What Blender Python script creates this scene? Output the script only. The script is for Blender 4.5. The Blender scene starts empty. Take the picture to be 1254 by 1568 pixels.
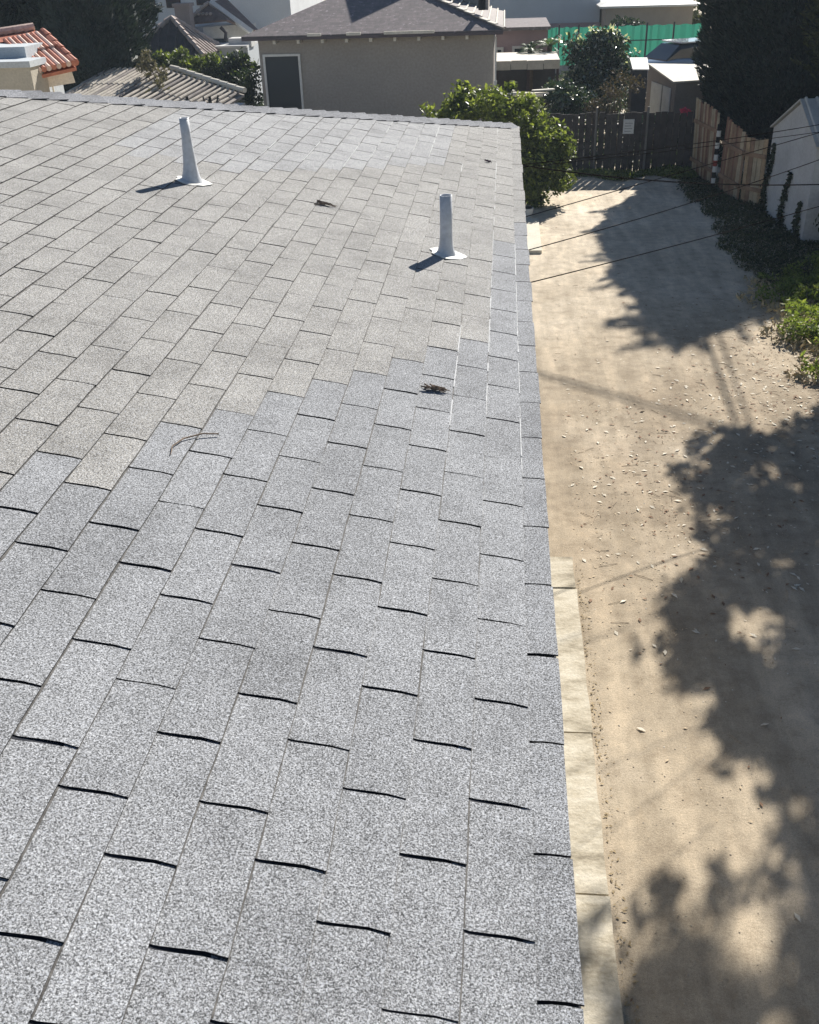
import bpy, math, random
import numpy as np
from mathutils import Matrix, Vector
random.seed(7); rng = np.random.default_rng(7)
SC = bpy.context.scene; COL = SC.collection

# ------------------------------------------------------------------ camera, world, sun, exposure
CAM = np.array([0.0, 0.0, 5.0]); F = 1510.3
M = np.array([[0.996, 0.084, -0.030], [0.016, -0.500, -0.866], [-0.088, 0.862, -0.499]])
U_, _, Vt_ = np.linalg.svd(M); M = U_ @ Vt_                       # rows: camera right, down, forward in world axes
cam = bpy.data.cameras.new('camera'); camo = bpy.data.objects.new('camera', cam); COL.objects.link(camo)
cam.sensor_fit = 'VERTICAL'; cam.sensor_height = 24; cam.lens = 24 * F / 1568; cam.clip_end = 500; cam.clip_start = .05
camo.matrix_world = Matrix([[M[0][i], -M[1][i], -M[2][i], CAM[i]] for i in range(3)] + [[0, 0, 0, 1]])
SC.camera = camo
SUN_EL, SUN_AZ = math.radians(33.0), math.radians(19.7)
SL = np.array([math.sin(SUN_AZ) * math.cos(SUN_EL), math.cos(SUN_AZ) * math.cos(SUN_EL), math.sin(SUN_EL)])
w = bpy.data.worlds.new('World'); SC.world = w; w.use_nodes = True
nt = w.node_tree; sky = nt.nodes.new('ShaderNodeTexSky'); sky.sky_type = 'NISHITA'; sky.sun_disc = False
sky.sun_elevation = SUN_EL; sky.sun_rotation = SUN_AZ
sky.air_density = .85; sky.dust_density = .15; sky.ozone_density = 2.0
nt.links.new(sky.outputs[0], nt.nodes['Background'].inputs[0]); nt.nodes['Background'].inputs[1].default_value = 0.05
sl = bpy.data.lights.new('sun', 'SUN'); sl.energy = 5.0; sl.angle = math.radians(.5); sl.color = (1, .95, .87)
so = bpy.data.objects.new('sun', sl); COL.objects.link(so)
so.rotation_euler = Vector(SL).to_track_quat('Z', 'Y').to_euler(); so.location = (10, 30, 25)
SC.view_settings.view_transform = 'Standard'; SC.view_settings.look = 'None'
SC.view_settings.gamma = 1; SC.view_settings.use_curve_mapping = False; SC.view_settings.exposure = 0.84

HAZE = 0.0010
# ------------------------------------------------------------------ helpers
ABS = {}
def ray(x, y): return M.T @ np.array([(x - 627) / F, (y - 784) / F, 1.0])
def at(x, y, Y): d = ray(x, y); return CAM + d * (Y / d[1])         # a sight line met at depth Y metres
def gnd(x, y, z=0): d = ray(x, y); return CAM + d * ((z - CAM[2]) / d[2])
def org(o): return ABS.get(o.name, np.zeros(3)) if o else np.zeros(3)
def tag(o, label=None, cat=None, group=None, kind=None):
    if label: o['label'] = label
    if cat: o['category'] = cat
    if group: o['group'] = group
    if kind: o['kind'] = kind
    return o
def thing(name, label, cat, loc=(0, 0, 0), group=None):
    o = bpy.data.objects.new(name, None); COL.objects.link(o); o.location = [float(c) for c in loc]
    o.empty_display_size = .2
    ABS[o.name] = np.array(loc, float); return tag(o, label, cat, group)
def link(name, me, parent=None, loc=None):
    o = bpy.data.objects.new(name, me); COL.objects.link(o)
    if parent: o.parent = parent
    l = np.array(loc if loc is not None else org(parent), float)
    o.location = [float(c) for c in (l - org(parent))]; ABS[o.name] = l
    return o
class MB:
    def __init__(s): s.v = []; s.f = []; s.m = []; s.smooth = False
    def add(s, vs, fs, m=0):
        b = len(s.v); s.v += [tuple(float(c) for c in v) for v in vs]
        s.f += [tuple(b + i for i in f) for f in fs]; s.m += [m] * len(fs); return s
    def poly(s, pts, m=0): return s.add(pts, [tuple(range(len(pts)))], m)
    def slab(s, pts, th, m=0):                                     # polygon extruded downward along its normal
        p = [np.array(q, float) for q in pts]; n = np.cross(p[1] - p[0], p[2] - p[0]); n /= np.linalg.norm(n)
        if n[2] < 0: n = -n
        k = len(p); q = p + [a - n * th for a in p]
        fs = [tuple(range(k)), tuple(range(2 * k - 1, k - 1, -1))] + [(i, i + k, (i + 1) % k + k, (i + 1) % k) for i in range(k)]
        return s.add(q, fs, m)
    def box(s, c, d, rz=0, m=0, R=None):
        c = np.array(c, float); h = np.array(d, float) / 2
        if R is None: R = np.array([[math.cos(rz), -math.sin(rz), 0], [math.sin(rz), math.cos(rz), 0], [0, 0, 1]])
        vs = [c + R @ (h * np.array([a, b, e])) for e in (-1, 1) for a, b in ((-1, -1), (1, -1), (1, 1), (-1, 1))]
        return s.add(vs, [(3, 2, 1, 0), (4, 5, 6, 7), (0, 1, 5, 4), (1, 2, 6, 5), (2, 3, 7, 6), (3, 0, 4, 7)], m)
    def span(s, a, b, m=0): a = np.array(a, float); b = np.array(b, float); return s.box((a + b) / 2, abs(b - a), 0, m)
    def tube(s, pts, rad, seg=8, m=0, cap=True):
        pts = [np.array(p, float) for p in pts]; n = len(pts)
        if not hasattr(rad, '__len__'): rad = [rad] * n
        vs = []
        for i, p in enumerate(pts):
            t = pts[min(i + 1, n - 1)] - pts[max(i - 1, 0)]; t /= np.linalg.norm(t)
            a = np.cross(t, [0, 0, 1.0] if abs(t[2]) < .9 else [1.0, 0, 0]); a /= np.linalg.norm(a); b = np.cross(t, a)
            for k in range(seg):
                g = 2 * math.pi * k / seg; vs.append(p + rad[i] * (math.cos(g) * a + math.sin(g) * b))
        fs = [(i * seg + k, i * seg + (k + 1) % seg, (i + 1) * seg + (k + 1) % seg, (i + 1) * seg + k) for i in range(n - 1) for k in range(seg)]
        if cap: fs += [tuple(range(seg - 1, -1, -1)), tuple(range((n - 1) * seg, n * seg))]
        return s.add(vs, fs, m)
    def build(s, name, mats, parent=None, smooth=False, loc=None):
        o0 = np.array(loc, float) if loc is not None else org(parent)
        me = bpy.data.meshes.new(name)
        me.from_pydata([tuple(np.array(v) - o0) for v in s.v], [], s.f)
        mats = mats if isinstance(mats, (list, tuple)) else [mats]
        for mm in mats: me.materials.append(mm)
        me.polygons.foreach_set('material_index', s.m)
        if smooth: me.polygons.foreach_set('use_smooth', [True] * len(s.f))
        me.update()
        return link(name, me, parent, o0)
def quads(name, C, A, Bv, mat, parent=None, bend=0.0, origin=None):
    """many small leaf faces: centre C, half axes A and Bv (n,3)"""
    n = len(C); o0 = np.array(origin, float) if origin is not None else org(parent)
    N = np.cross(A, Bv); N /= np.linalg.norm(N, axis=1)[:, None] + 1e-9
    ln = np.linalg.norm(A, axis=1)[:, None]
    P = np.stack([C - A, C + Bv * .9 + N * bend * ln, C + A, C - Bv * .9 + N * bend * ln], 1) - o0
    me = bpy.data.meshes.new(name); me.vertices.add(4 * n); me.vertices.foreach_set('co', P.ravel().astype(np.float32))
    me.loops.add(4 * n); me.loops.foreach_set('vertex_index', np.arange(4 * n, dtype=np.int32))
    me.polygons.add(n); me.polygons.foreach_set('loop_start', np.arange(0, 4 * n, 4, dtype=np.int32))
    me.polygons.foreach_set('loop_total', np.full(n, 4, dtype=np.int32))
    me.update(calc_edges=True); me.materials.append(mat)
    return link(name, me, parent, o0)
def rdir(n):
    d = rng.normal(size=(n, 3)); return d / np.linalg.norm(d, axis=1)[:, None]
def leaves(name, C, size, ratio, mat, parent=None, up=0.0, bend=.15, origin=None, jit=.35, out=None):
    n = len(C); A = rdir(n) * (1 - abs(up)) + np.array([0, 0, 1.0]) * up
    if out is not None: A = A * .6 + out * .7
    A /= np.linalg.norm(A, axis=1)[:, None]
    B = np.cross(A, rdir(n)); B /= np.linalg.norm(B, axis=1)[:, None]
    sz = size * (1 + jit * rng.normal(size=(n, 1))).clip(.4, 2)
    return quads(name, C, A * sz / 2, B * sz * ratio / 2, mat, parent, bend, origin)

# ------------------------------------------------------------------ materials
def mat(name, col, rough=.85, spec=.3):
    m = bpy.data.materials.new(name); m.use_nodes = True; b = m.node_tree.nodes['Principled BSDF']
    b.inputs['Base Color'].default_value = (*col, 1); b.inputs['Roughness'].default_value = rough
    b.inputs['Specular IOR Level'].default_value = spec; return m
def nd(m, t, **k):
    n = m.node_tree.nodes.new(t)
    for a, b in k.items(): setattr(n, a, b)
    return n
def lk(m, a, b): m.node_tree.links.new(a, b)
def coords(m, scale=(1, 1, 1), rot=(0, 0, 0)):
    g = nd(m, 'ShaderNodeNewGeometry'); mp = nd(m, 'ShaderNodeMapping')
    mp.inputs['Scale'].default_value = scale; mp.inputs['Rotation'].default_value = rot
    lk(m, g.outputs['Position'], mp.inputs['Vector']); return mp.outputs[0]
def noise(m, scale, detail=3, rough=.5, vec=None, dist=0):
    n = nd(m, 'ShaderNodeTexNoise'); n.inputs['Scale'].default_value = scale; n.inputs['Detail'].default_value = detail
    n.inputs['Roughness'].default_value = rough; n.inputs['Distortion'].default_value = dist
    lk(m, vec if vec is not None else coords(m), n.inputs['Vector']); return n.outputs['Fac']
def ramp(m, fac, stops):
    r = nd(m, 'ShaderNodeValToRGB'); e = r.color_ramp.elements
    while len(e) < len(stops): e.new(.5)
    for q, (p, c) in zip(e, stops):
        q.position = p; q.color = (*(c if hasattr(c, '__len__') else (c, c, c)), 1)
    lk(m, fac, r.inputs[0]); return r.outputs[0]
def mixc(m, a, b, fac=.5, mode='MULTIPLY'):
    x = nd(m, 'ShaderNodeMix', data_type='RGBA', blend_type=mode)
    for s, v in ((x.inputs[0], fac), (x.inputs[6], a), (x.inputs[7], b)):
        if isinstance(v, (int, float)): s.default_value = v
        elif isinstance(v, tuple): s.default_value = (*v, 1)
        else: lk(m, v, s)
    return x.outputs[2]
def bump(m, h, dist, st=1.0):
    b = nd(m, 'ShaderNodeBump'); b.inputs['Distance'].default_value = dist; b.inputs['Strength'].default_value = st
    lk(m, h, b.inputs['Height']); lk(m, b.outputs[0], m.node_tree.nodes['Principled BSDF'].inputs['Normal'])
def basec(m, c): lk(m, c, m.node_tree.nodes['Principled BSDF'].inputs['Base Color'])
def weathered(name, col, var=.25, scale=3, rough=.85, grain=40, bd=.004):
    m = mat(name, col, rough)
    lo = tuple(c * (1 - var) for c in col); hi = tuple(min(1, c * (1 + var)) for c in col)
    a = ramp(m, noise(m, scale, 6, .65), [(.3, lo), (.7, hi)])
    g = noise(m, grain, 3, .6); b = ramp(m, g, [(.3, .8), (.7, 1.0)])
    basec(m, mixc(m, a, b, 1.0)); bump(m, g, bd); return m
def leafmat(name, cols, rough=.5, trans=.35, scale=6, spec=.4):
    m = mat(name, cols[0], rough, spec)
    c = ramp(m, noise(m, scale, 3, .7), [(.3 + .4 * i / max(1, len(cols) - 1), q) for i, q in enumerate(cols)])
    o = ramp(m, noise(m, scale * 9, 1, .5), [(.35, .6), (.65, 1.25)]); c = mixc(m, c, o, 1.0); basec(m, c)
    tr = nd(m, 'ShaderNodeBsdfTranslucent'); lk(m, mixc(m, c, (1.3, 1.35, .6), 1.0), tr.inputs['Color'])
    ms = nd(m, 'ShaderNodeMixShader'); ms.inputs[0].default_value = trans
    lk(m, m.node_tree.nodes['Principled BSDF'].outputs[0], ms.inputs[1]); lk(m, tr.outputs[0], ms.inputs[2])
    lk(m, ms.outputs[0], m.node_tree.nodes['Material Output'].inputs['Surface']); return m

def granule(name, attr):
    m = mat(name, (.3, .3, .3), .95, .15)
    if attr: s = nd(m, 'ShaderNodeAttribute', attribute_name='tint'); c = s.outputs['Color']
    else: s = nd(m, 'ShaderNodeObjectInfo'); c = s.outputs['Color']
    v = coords(m)
    g1 = noise(m, 280, 2.5, .62, v, .5); g2 = noise(m, 520, 1, .5, v)
    a = ramp(m, g1, [(.36, .26), (.46, .74), (.55, 1.15), (.65, 1.95)]); b = ramp(m, g2, [(.3, .72), (.7, 1.25)])
    st = ramp(m, noise(m, 3.4, 6, .7, v), [(.3, .76), (.48, 1.0), (.72, 1.12)])
    streak = ramp(m, noise(m, 9, 4, .7, v), [(.3, .9), (.7, 1.06)])
    x = mixc(m, mixc(m, c, a, 1.0), b, 1.0); x = mixc(m, mixc(m, x, st, 1.0), streak, 1.0)
    x = mixc(m, x, (.50, .52, .56), ramp(m, noise(m, 240, 0, .5, v), [(.64, 0), (.67, .5)]), 'MIX')
    basec(m, x); bump(m, g1, .0015, .7); return m
M_GR = granule('granule_tab', False); M_GA = granule('granule_field', True)
M_CORE = mat('asphalt_core', (.018, .019, .024), .9)
M_BUTT = weathered('butt_edge', (.07, .07, .075), .4, 30); M_SEAM = weathered('seam_dirt', (.12, .115, .11), .6, 60, grain=300, bd=.001)
M_UNDER = weathered('asphalt_underlay', (.03, .032, .04), .4, 20)
M_EDGE = weathered('sunlit_edge', (.52, .53, .54), .25, 30)
M_ROOFB = weathered('far_shingle_slope', (.26, .26, .26), .3, 6, grain=60)
M_STUC = weathered('house_stucco', (.5, .46, .38), .12, 2)
M_PIPE = weathered('painted_vent', (.60, .62, .65), .12, 14, .5)
M_FLASH = weathered('flashing_paint', (.78, .77, .72), .08, 20, .55)
M_DARK = mat('dark_hollow', (.012, .013, .015), .9)
M_WHITE = weathered('white_paint', (.74, .74, .72), .1, 4, .5)
M_WIRE = mat('wire_rubber', (.022, .018, .017), .95, .0)

def dirt():
    m = mat('alley_dirt', (.4, .32, .2), .98, .1)
    v = coords(m); vy = coords(m, (2.4, .35, 1))
    big = noise(m, .55, 6, .62, v)
    tracks = noise(m, 1.6, 4, .6, vy)
    mid = noise(m, 5, 6, .7, v); fine = noise(m, 60, 4, .7, v)
    a = ramp(m, big, [(.3, (.345, .285, .21)), (.5, (.41, .345, .258)), (.7, (.49, .42, .325))])
    b = ramp(m, tracks, [(.33, (.84, .83, .82)), (.5, (1, 1, 1)), (.62, (1.18, 1.17, 1.16))])
    c = ramp(m, mid, [(.3, (.72, .70, .68)), (.5, (1, 1, 1)), (.7, (1.22, 1.2, 1.17))])
    d = ramp(m, fine, [(.25, .72), (.5, 1.0), (.75, 1.16)])
    x = mixc(m, mixc(m, a, b, 1.0), c, .9); x = mixc(m, x, d, .9)
    # browner leaf-stained soil in the middle stretch and paler dust toward the far fence
    g = nd(m, 'ShaderNodeNewGeometry'); sp = nd(m, 'ShaderNodeSeparateXYZ'); lk(m, g.outputs['Position'], sp.inputs[0])
    mr = nd(m, 'ShaderNodeMapRange'); mr.inputs[1].default_value = 6.5; mr.inputs[2].default_value = 17; lk(m, sp.outputs[1], mr.inputs[0])
    band = ramp(m, mr.outputs[0], [(0, 0), (.16, .8), (.42, .8), (.75, 0)])
    bn = mixc(m, band, ramp(m, noise(m, 1.3, 5, .7, v), [(.35, .15), (.6, 1)]), 1.0)
    x = mixc(m, x, (.70, .68, .67), bn, 'MULTIPLY')
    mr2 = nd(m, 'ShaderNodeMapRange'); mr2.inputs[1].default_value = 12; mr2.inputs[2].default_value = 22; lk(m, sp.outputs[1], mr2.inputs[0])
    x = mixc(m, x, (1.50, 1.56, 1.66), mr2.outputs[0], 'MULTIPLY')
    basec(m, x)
    gr = noise(m, 170, 3, .7, v); x = mixc(m, x, ramp(m, gr, [(.3, .72), (.5, 1.0), (.68, 1.25)]), 1.0); basec(m, x)
    h = mixc(m, fine, gr, .5, 'ADD'); bump(m, h, .010, .45); return m
M_DIRT = dirt()
M_CONC = mat('old_concrete', (.55, .5, .4), .9, .2)
_a = ramp(M_CONC, noise(M_CONC, 2.6, 7, .7, coords(M_CONC, (.8, 2.2, 1))), [(.34, (.27, .235, .175)), (.44, (.44, .39, .30)), (.52, (.54, .49, .39)), (.64, (.63, .58, .48))])
_b = ramp(M_CONC, noise(M_CONC, 45, 3, .7), [(.3, .82), (.7, 1.05)]); basec(M_CONC, mixc(M_CONC, _a, _b, 1.0)); bump(M_CONC, noise(M_CONC, 50, 4, .6), .004)

M_PAD = weathered('pale_concrete', (.66, .61, .50), .12, 4)
# ------------------------------------------------------------------ ground
g = MB(); N = 48; xs = np.linspace(-80, 80, N); ys = np.linspace(-30, 160, N)
g.add([(x, y, 0) for y in ys for x in xs], [(j * N + i, j * N + i + 1, (j + 1) * N + i + 1, (j + 1) * N + i) for j in range(N - 1) for i in range(N - 1)])
tag(g.build('ground', M_DIRT), kind='structure')
if HAZE:
    hz = MB(); hz.span((-60, -14, -1), (60, 75, 13.5)); m = bpy.data.materials.new('haze'); m.use_nodes = True; m.node_tree.nodes.clear()
    pv = m.node_tree.nodes.new('ShaderNodeVolumePrincipled'); pv.inputs['Density'].default_value = HAZE; pv.inputs['Color'].default_value = (.72, .86, 1, 1)
    mo = m.node_tree.nodes.new('ShaderNodeOutputMaterial'); m.node_tree.links.new(pv.outputs[0], mo.inputs['Volume']); tag(hz.build('haze', m), 'thin bluish haze over the yards', 'haze', kind='stuff')

# ------------------------------------------------------------------ the shingled house
TH = math.radians(13); CO, SI = math.cos(TH), math.sin(TH)
B = np.array([[CO, 0, SI], [0, 1, 0], [-SI, 0, CO]])                # roof axes (downslope, along eave, normal) to world
O = np.array([0.078, 0, 3.486]); EXP, TAB = .127, .3048
def R3(u, v, z=0): return O + B @ np.array([-u * EXP, v * TAB, z])
def hipv(u): return 32.6 - (u + .6) * EXP / TAB * CO
UE, UR, VN = -.6, 34, -8                                            # eave, ridge (in courses), near end (in tabs)
house = thing('house', 'low house roofed in weathered grey three-tab shingles, with two vent pipes', 'house', (-4, 2, 0))
xr, zr = R3(UR, 0)[0], R3(UR, 0)[2]; xe, ze = R3(UE, 0)[0], R3(UE, 0)[2]
ynear, yfar = VN * TAB, hipv(UE) * TAB
w_ = MB(); w_.span((2 * xr - xe + .45, ynear + .3, 0), (xe - .42, yfar - .45, ze - .10)); w_.build('wall', M_STUC, house)
yh = hipv(UR) * TAB
dk = MB(); th = .02
e0 = R3(UE, VN, -.001); e1 = np.array([xe, yfar, ze]); r0 = np.array([xr, ynear, zr]); r1 = np.array([xr, yh, zr])
dk.slab([R3(UE, VN), R3(UE, hipv(UE)), R3(UR, hipv(UR)), R3(UR, VN)], th, 0)
L0 = np.array([2 * xr - xe, ynear, ze]); L1 = np.array([2 * xr - xe, yfar, ze])
dk.slab([r0, r1, L1, L0], th, 1); dk.slab([r1 - [0, 0, .002], e1 - [0, 0, .002], L1 - [0, 0, .002]], th, 1)
roof = dk.build('roof', [M_UNDER, M_ROOFB], house)
fa = MB(); fa.span((xe - .045, ynear, ze - .19), (xe - .02, yfar - .05, ze - .022)); fa.build('fascia', M_WHITE, house)
df = MB(); df.span((xe - .05, ynear, ze - .05), (xe - .012, yfar, ze - .018)); df.build('drip_edge', M_PIPE, house)

def tab_mesh(i, r, ln=.155, z0=.006, z1=.0012):
    """one tab: butt at X=0, up the slope to X=-ln; Y 0..1 tab minus the slots"""
    gl = r.uniform(.0022, .0052); gr = r.uniform(.0022, .0052); nu, nv = 4, 3
    top = []; bot = []
    cl, cr = r.uniform(-.0012, .0012), r.uniform(-.0012, .0012); lift = r.uniform(-.0006, .0022); tl = r.uniform(-.0012, .0012)
    for a in range(nu + 1):
        fx = a / nu
        for b in range(nv + 1):
            fy = b / nv; x = -ln * fx; y = gl + (TAB - gl - gr) * fy + .0024 * math.sin(7.5 * fx * ln / .155 - .6)
            if b == 0: y += cl * math.sin(math.pi * fx) + r.uniform(-.0006, .0006)
            if b == nv: y += cr * math.sin(math.pi * fx) + r.uniform(-.0006, .0006)
            if a == 0: x += r.uniform(-.0015, .0015)
            z = z0 + (z1 - z0) * fx + lift * (1 - fx) + tl * (fy - .5) * (1 - fx)
            top.append((x, y, z)); bot.append((x, y, z - .0042))
    n = (nu + 1) * (nv + 1); idx = lambda a, b: a * (nv + 1) + b
    fs = [(idx(a, b), idx(a, b + 1), idx(a + 1, b + 1), idx(a + 1, b)) for a in range(nu) for b in range(nv)]
    ms = [0] * len(fs)
    ring = [idx(0, b) for b in range(nv + 1)] + [idx(a, nv) for a in range(1, nu + 1)] + [idx(nu, b) for b in range(nv - 1, -1, -1)] + [idx(a, 0) for a in range(nu - 1, 0, -1)]
    for k in range(len(ring)):
        p, q = ring[k], ring[(k + 1) % len(ring)]; fs.append((q, p, p + n, q + n)); ms.append(2 if k < nv else 1)
    sv = []; ns = 6
    for k in range(ns + 1):
        y = gl + (TAB - gl - gr) * k / ns; wd = r.uniform(.0006, .0028); sv += [(-.1315, y, .00245), (-.127 + wd, y, .00262 - wd * .03)]
    b0 = len(top) * 2
    if ln > .12: fs += [(b0 + 2 * k, b0 + 2 * k + 1, b0 + 2 * k + 3, b0 + 2 * k + 2) for k in range(ns)]; ms += [3] * ns
    else: sv = []
    me = bpy.data.meshes.new('shingle'); me.from_pydata(top + bot + sv, [], fs); me.materials.append(M_GR); me.materials.append(M_CORE); me.materials.append(M_BUTT); me.materials.append(M_SEAM)
    me.polygons.foreach_set('material_index', ms); me.update(); return me
rr = random.Random(3)
TABS = [tab_mesh(i, rr) for i in range(14)]; TABS0 = [tab_mesh(i, rr, .098, .005, .0008) for i in range(8)]
PH = {0: 3.31, 1: 3.67, 2: 4.11, 3: 3.54, 4: 3.86, 5: 3.20, 6: 3.69, 7: 3.10, 8: 3.40, 9: 3.88 - .02}
ph = 3.88
for k in range(10, 40): ph += rr.choice([.34, .42, .5, .5, .55, .62]); PH[k] = ph
BND = [(-1, 20.5), (-.46, 20.5), (1.0, 19.3), (1.05, 14.2), (2.1, 13.5), (3.2, 12.1), (5.3, 11), (7.1, 10), (8.9, 8.8), (10.3, 7.7), (11.1, 7.1), (40, -10)]
def tint(u, v):
    b = np.interp(u, [p[0] for p in BND], [p[1] for p in BND])
    j = rr.uniform(.94, 1.06)
    cool, warm = np.array([.262, .268, .278]), np.array([.300, .293, .279])
    if v > b + rr.uniform(-.4, .4):
        c = warm
        if 4.8 < u < 20 and v > 19.5 + (u > 12) * -.3 and v > 24.5 - (u - 5) * .55: c = np.array([.315, .318, .322])
    else: c = cool
    if u < 1 and v < 12: c = c * .96
    return c * j
allt = []
for k in range(0, UR):
    for n in range(-14, 34):
        v = (PH[k] % 1) + n
        if v < VN or v + .05 > hipv(k): continue
        ctr = R3(k + .5 - 1, v + .5); q = M @ (ctr - CAM)
        px, py = 627 + F * q[0] / q[2], 784 + F * q[1] / q[2]
        vis = q[2] > .3 and -70 < px < 1320 and -20 < py < 1640
        full = v + 1 < hipv(k) - 0.02
        allt.append((0 if vis and full else 1, q @ q, k, v))
allt.sort(key=lambda t: (t[0], t[1]))
def frame(k, v):
    """4x4 of a tab whose butt sits on course line k-1 (k=0: the short flatter eave course)"""
    if k == 0:
        a = math.radians(7.5); Rk = B @ np.array([[math.cos(a), 0, math.sin(a)], [0, 1, 0], [-math.sin(a), 0, math.cos(a)]]).T
        Rk = B @ np.array([[math.cos(a), 0, -math.sin(a)], [0, 1, 0], [math.sin(a), 0, math.cos(a)]])
        p = R3(0.16, v, 0) + Rk @ np.array([.097, 0, 0])
    else: Rk = B; p = R3(k - 1, v)
    return Rk, p
org_r = org(roof); cnt = 0
st_v = []; st_f = []; st_m = []; st_c = []
for vis, d, k, v in allt:
    Rk, p = frame(k, v); me = rr.choice(TABS0 if k == 0 else TABS); c = tint(k, v + .5)
    jx = rr.uniform(-.0013, .0013) * (3.2 if k == 0 else 1)
    p = p + Rk @ np.array([jx, 0, rr.uniform(0, .0003)])
    if vis == 0 and cnt < 300:
        o = bpy.data.objects.new('shingle', me); COL.objects.link(o); o.parent = roof; q = p - org_r
        o.matrix_local = Matrix([[*Rk[i], q[i]] for i in range(3)] + [[0, 0, 0, 1]]); o.color = (*c, 1); cnt += 1
    else:
        b0 = len(st_v)
        for vv in me.vertices:
            wv = p + Rk @ np.array(vv.co); l = B.T @ (wv - O); uu = -l[0] / EXP; lim = hipv(uu) * TAB
            if l[1] > lim: l[1] = lim; wv = O + B @ l
            st_v.append(tuple(wv - org_r))
        for pl in me.polygons:
            st_f.append(tuple(b0 + i for i in pl.vertices)); st_m.append(pl.material_index); st_c.append(c)
me = bpy.data.meshes.new('shingle_field'); me.from_pydata(st_v, [], st_f); me.materials.append(M_GA); me.materials.append(M_CORE); me.materials.append(M_BUTT); me.materials.append(M_SEAM)
me.polygons.foreach_set('material_index', st_m)
at_ = me.attributes.new('tint', 'FLOAT_COLOR', 'FACE'); at_.data.foreach_set('color', np.array([[*c, 1] for c in st_c], dtype=np.float32).ravel())
me.update(); tag(link('shingle_field', me, roof), kind='stuff')
# hip caps: bent pieces overlapping down the hip
hd = R3(10, hipv(10)) - R3(0, hipv(0)); hd /= np.linalg.norm(hd)
nfar = np.array([0, SI, CO]); nme = B[:, 2]
hn = nfar + nme; hn /= np.linalg.norm(hn); s1 = np.cross(hd, nme); s1 /= np.linalg.norm(s1)
if s1[1] > 0: s1 = -s1
s2 = np.cross(hd, nfar); s2 /= np.linalg.norm(s2)
if s2[1] < 0: s2 = -s2
P0 = R3(UE, hipv(UE)); LH = np.linalg.norm(R3(UR, hipv(UR)) - P0)
for i in range(int(LH / .135) - 1):
    a = P0 + hd * (i * .135 + .10); b = a + hd * .19; hz0, hz1 = .022 + rr.uniform(-.002, .004), .010
    wd = .125 + rr.uniform(-.006, .006); mb = MB()
    def cs(p, h): return [p + s1 * wd + hn * (h - .008), p + s1 * .03 + hn * (h + .004), p + hn * (h + .010), p + s2 * .03 + hn * (h + .004), p + s2 * wd + hn * (h - .008)]
    t0, t1 = cs(a, hz0), cs(b, hz1); bo = [q - hn * .005 for q in t0]; b1 = [q - hn * .005 for q in t1]
    mb.add(t0 + t1, [(j, j + 1, j + 6, j + 5) for j in range(4)], 0)
    mb.add(t0 + bo, [(j, j + 5, j + 6, j + 1) for j in range(4)], 1)
    mb.add([t0[0], t1[0], b1[0], bo[0]], [(0, 1, 2, 3)], 1); mb.add([t0[4], t1[4], b1[4], bo[4]], [(3, 2, 1, 0)], 1)
    o = mb.build('cap_shingle', [M_GR, M_CORE], roof); c = np.array([.25, .255, .27]) * rr.uniform(.85, 1.15); o.color = (*c, 1)
rg = MB(); rg.slab([R3(UR - 1, VN, .012), R3(UR - 1, hipv(UR), .012), R3(UR, hipv(UR), .014), R3(UR, VN, .014)], .01); rg.build('ridge_cap', M_ROOFB, roof)
# pale strips that paint the sun's gleam along the butt edges
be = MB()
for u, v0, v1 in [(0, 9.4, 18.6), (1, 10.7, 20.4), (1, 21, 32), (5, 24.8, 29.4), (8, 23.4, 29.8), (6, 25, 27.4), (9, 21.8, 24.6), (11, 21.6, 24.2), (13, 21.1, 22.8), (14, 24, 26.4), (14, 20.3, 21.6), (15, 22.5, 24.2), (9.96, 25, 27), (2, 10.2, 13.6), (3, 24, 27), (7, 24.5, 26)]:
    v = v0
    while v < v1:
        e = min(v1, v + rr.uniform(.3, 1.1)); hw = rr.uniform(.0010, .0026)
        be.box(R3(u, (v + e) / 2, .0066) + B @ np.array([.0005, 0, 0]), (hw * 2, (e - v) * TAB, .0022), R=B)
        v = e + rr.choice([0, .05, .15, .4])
tag(be.build('sunlit_shingle_edge', M_EDGE, roof), kind='stuff')
# vent pipes
def vent(bx, h, lean, label, flare, shape):
    base = np.array(bx, float); mb = MB(); seg = 24; prof = []
    for t, r in [(-.02, flare * 1.2), (.012, flare)] + shape + [(h, shape[-1][1] - .0005)]: prof.append((t, r))
    ri = shape[-1][1] - .005
    vs = []
    for t, r in prof:
        c = base + np.array([lean * max(0, 1 - t / .14) ** 2 * .5, 0, t])
        for k in range(seg): g_ = 2 * math.pi * k / seg; vs.append(c + [r * math.cos(g_), r * math.sin(g_), 0])
    n = len(prof)
    for t, r in [(h, ri), (h - .12, ri)]:
        for k in range(seg): g_ = 2 * math.pi * k / seg; vs.append(base + [r * math.cos(g_), r * math.sin(g_), t])
    fs = [(i * seg + k, i * seg + (k + 1) % seg, (i + 1) * seg + (k + 1) % seg, (i + 1) * seg + k) for i in range(n + 1) for k in range(seg)]
    mb.add(vs, fs, 0); mb.add(vs[-seg:], [tuple(range(seg))], 1)
    o = mb.build('vent_pipe', [M_PIPE, M_DARK], house, smooth=True); o['label'] = label
    fl = MB(); pts = []; l0 = B.T @ (base - O)
    for k in range(28):
        g_ = 2 * math.pi * k / 28; r = .090 + .010 * math.sin(3 * g_ + 1) + .006 * math.sin(7 * g_)
        pts.append(O + B @ np.array([l0[0] + 1.05 * r * math.cos(g_), l0[1] + r * .95 * math.sin(g_) - .01, .0105 + .002 * math.sin(2 * g_)]))
    fl.slab(pts, .004); fl.build('flashing', M_FLASH, o)
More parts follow.
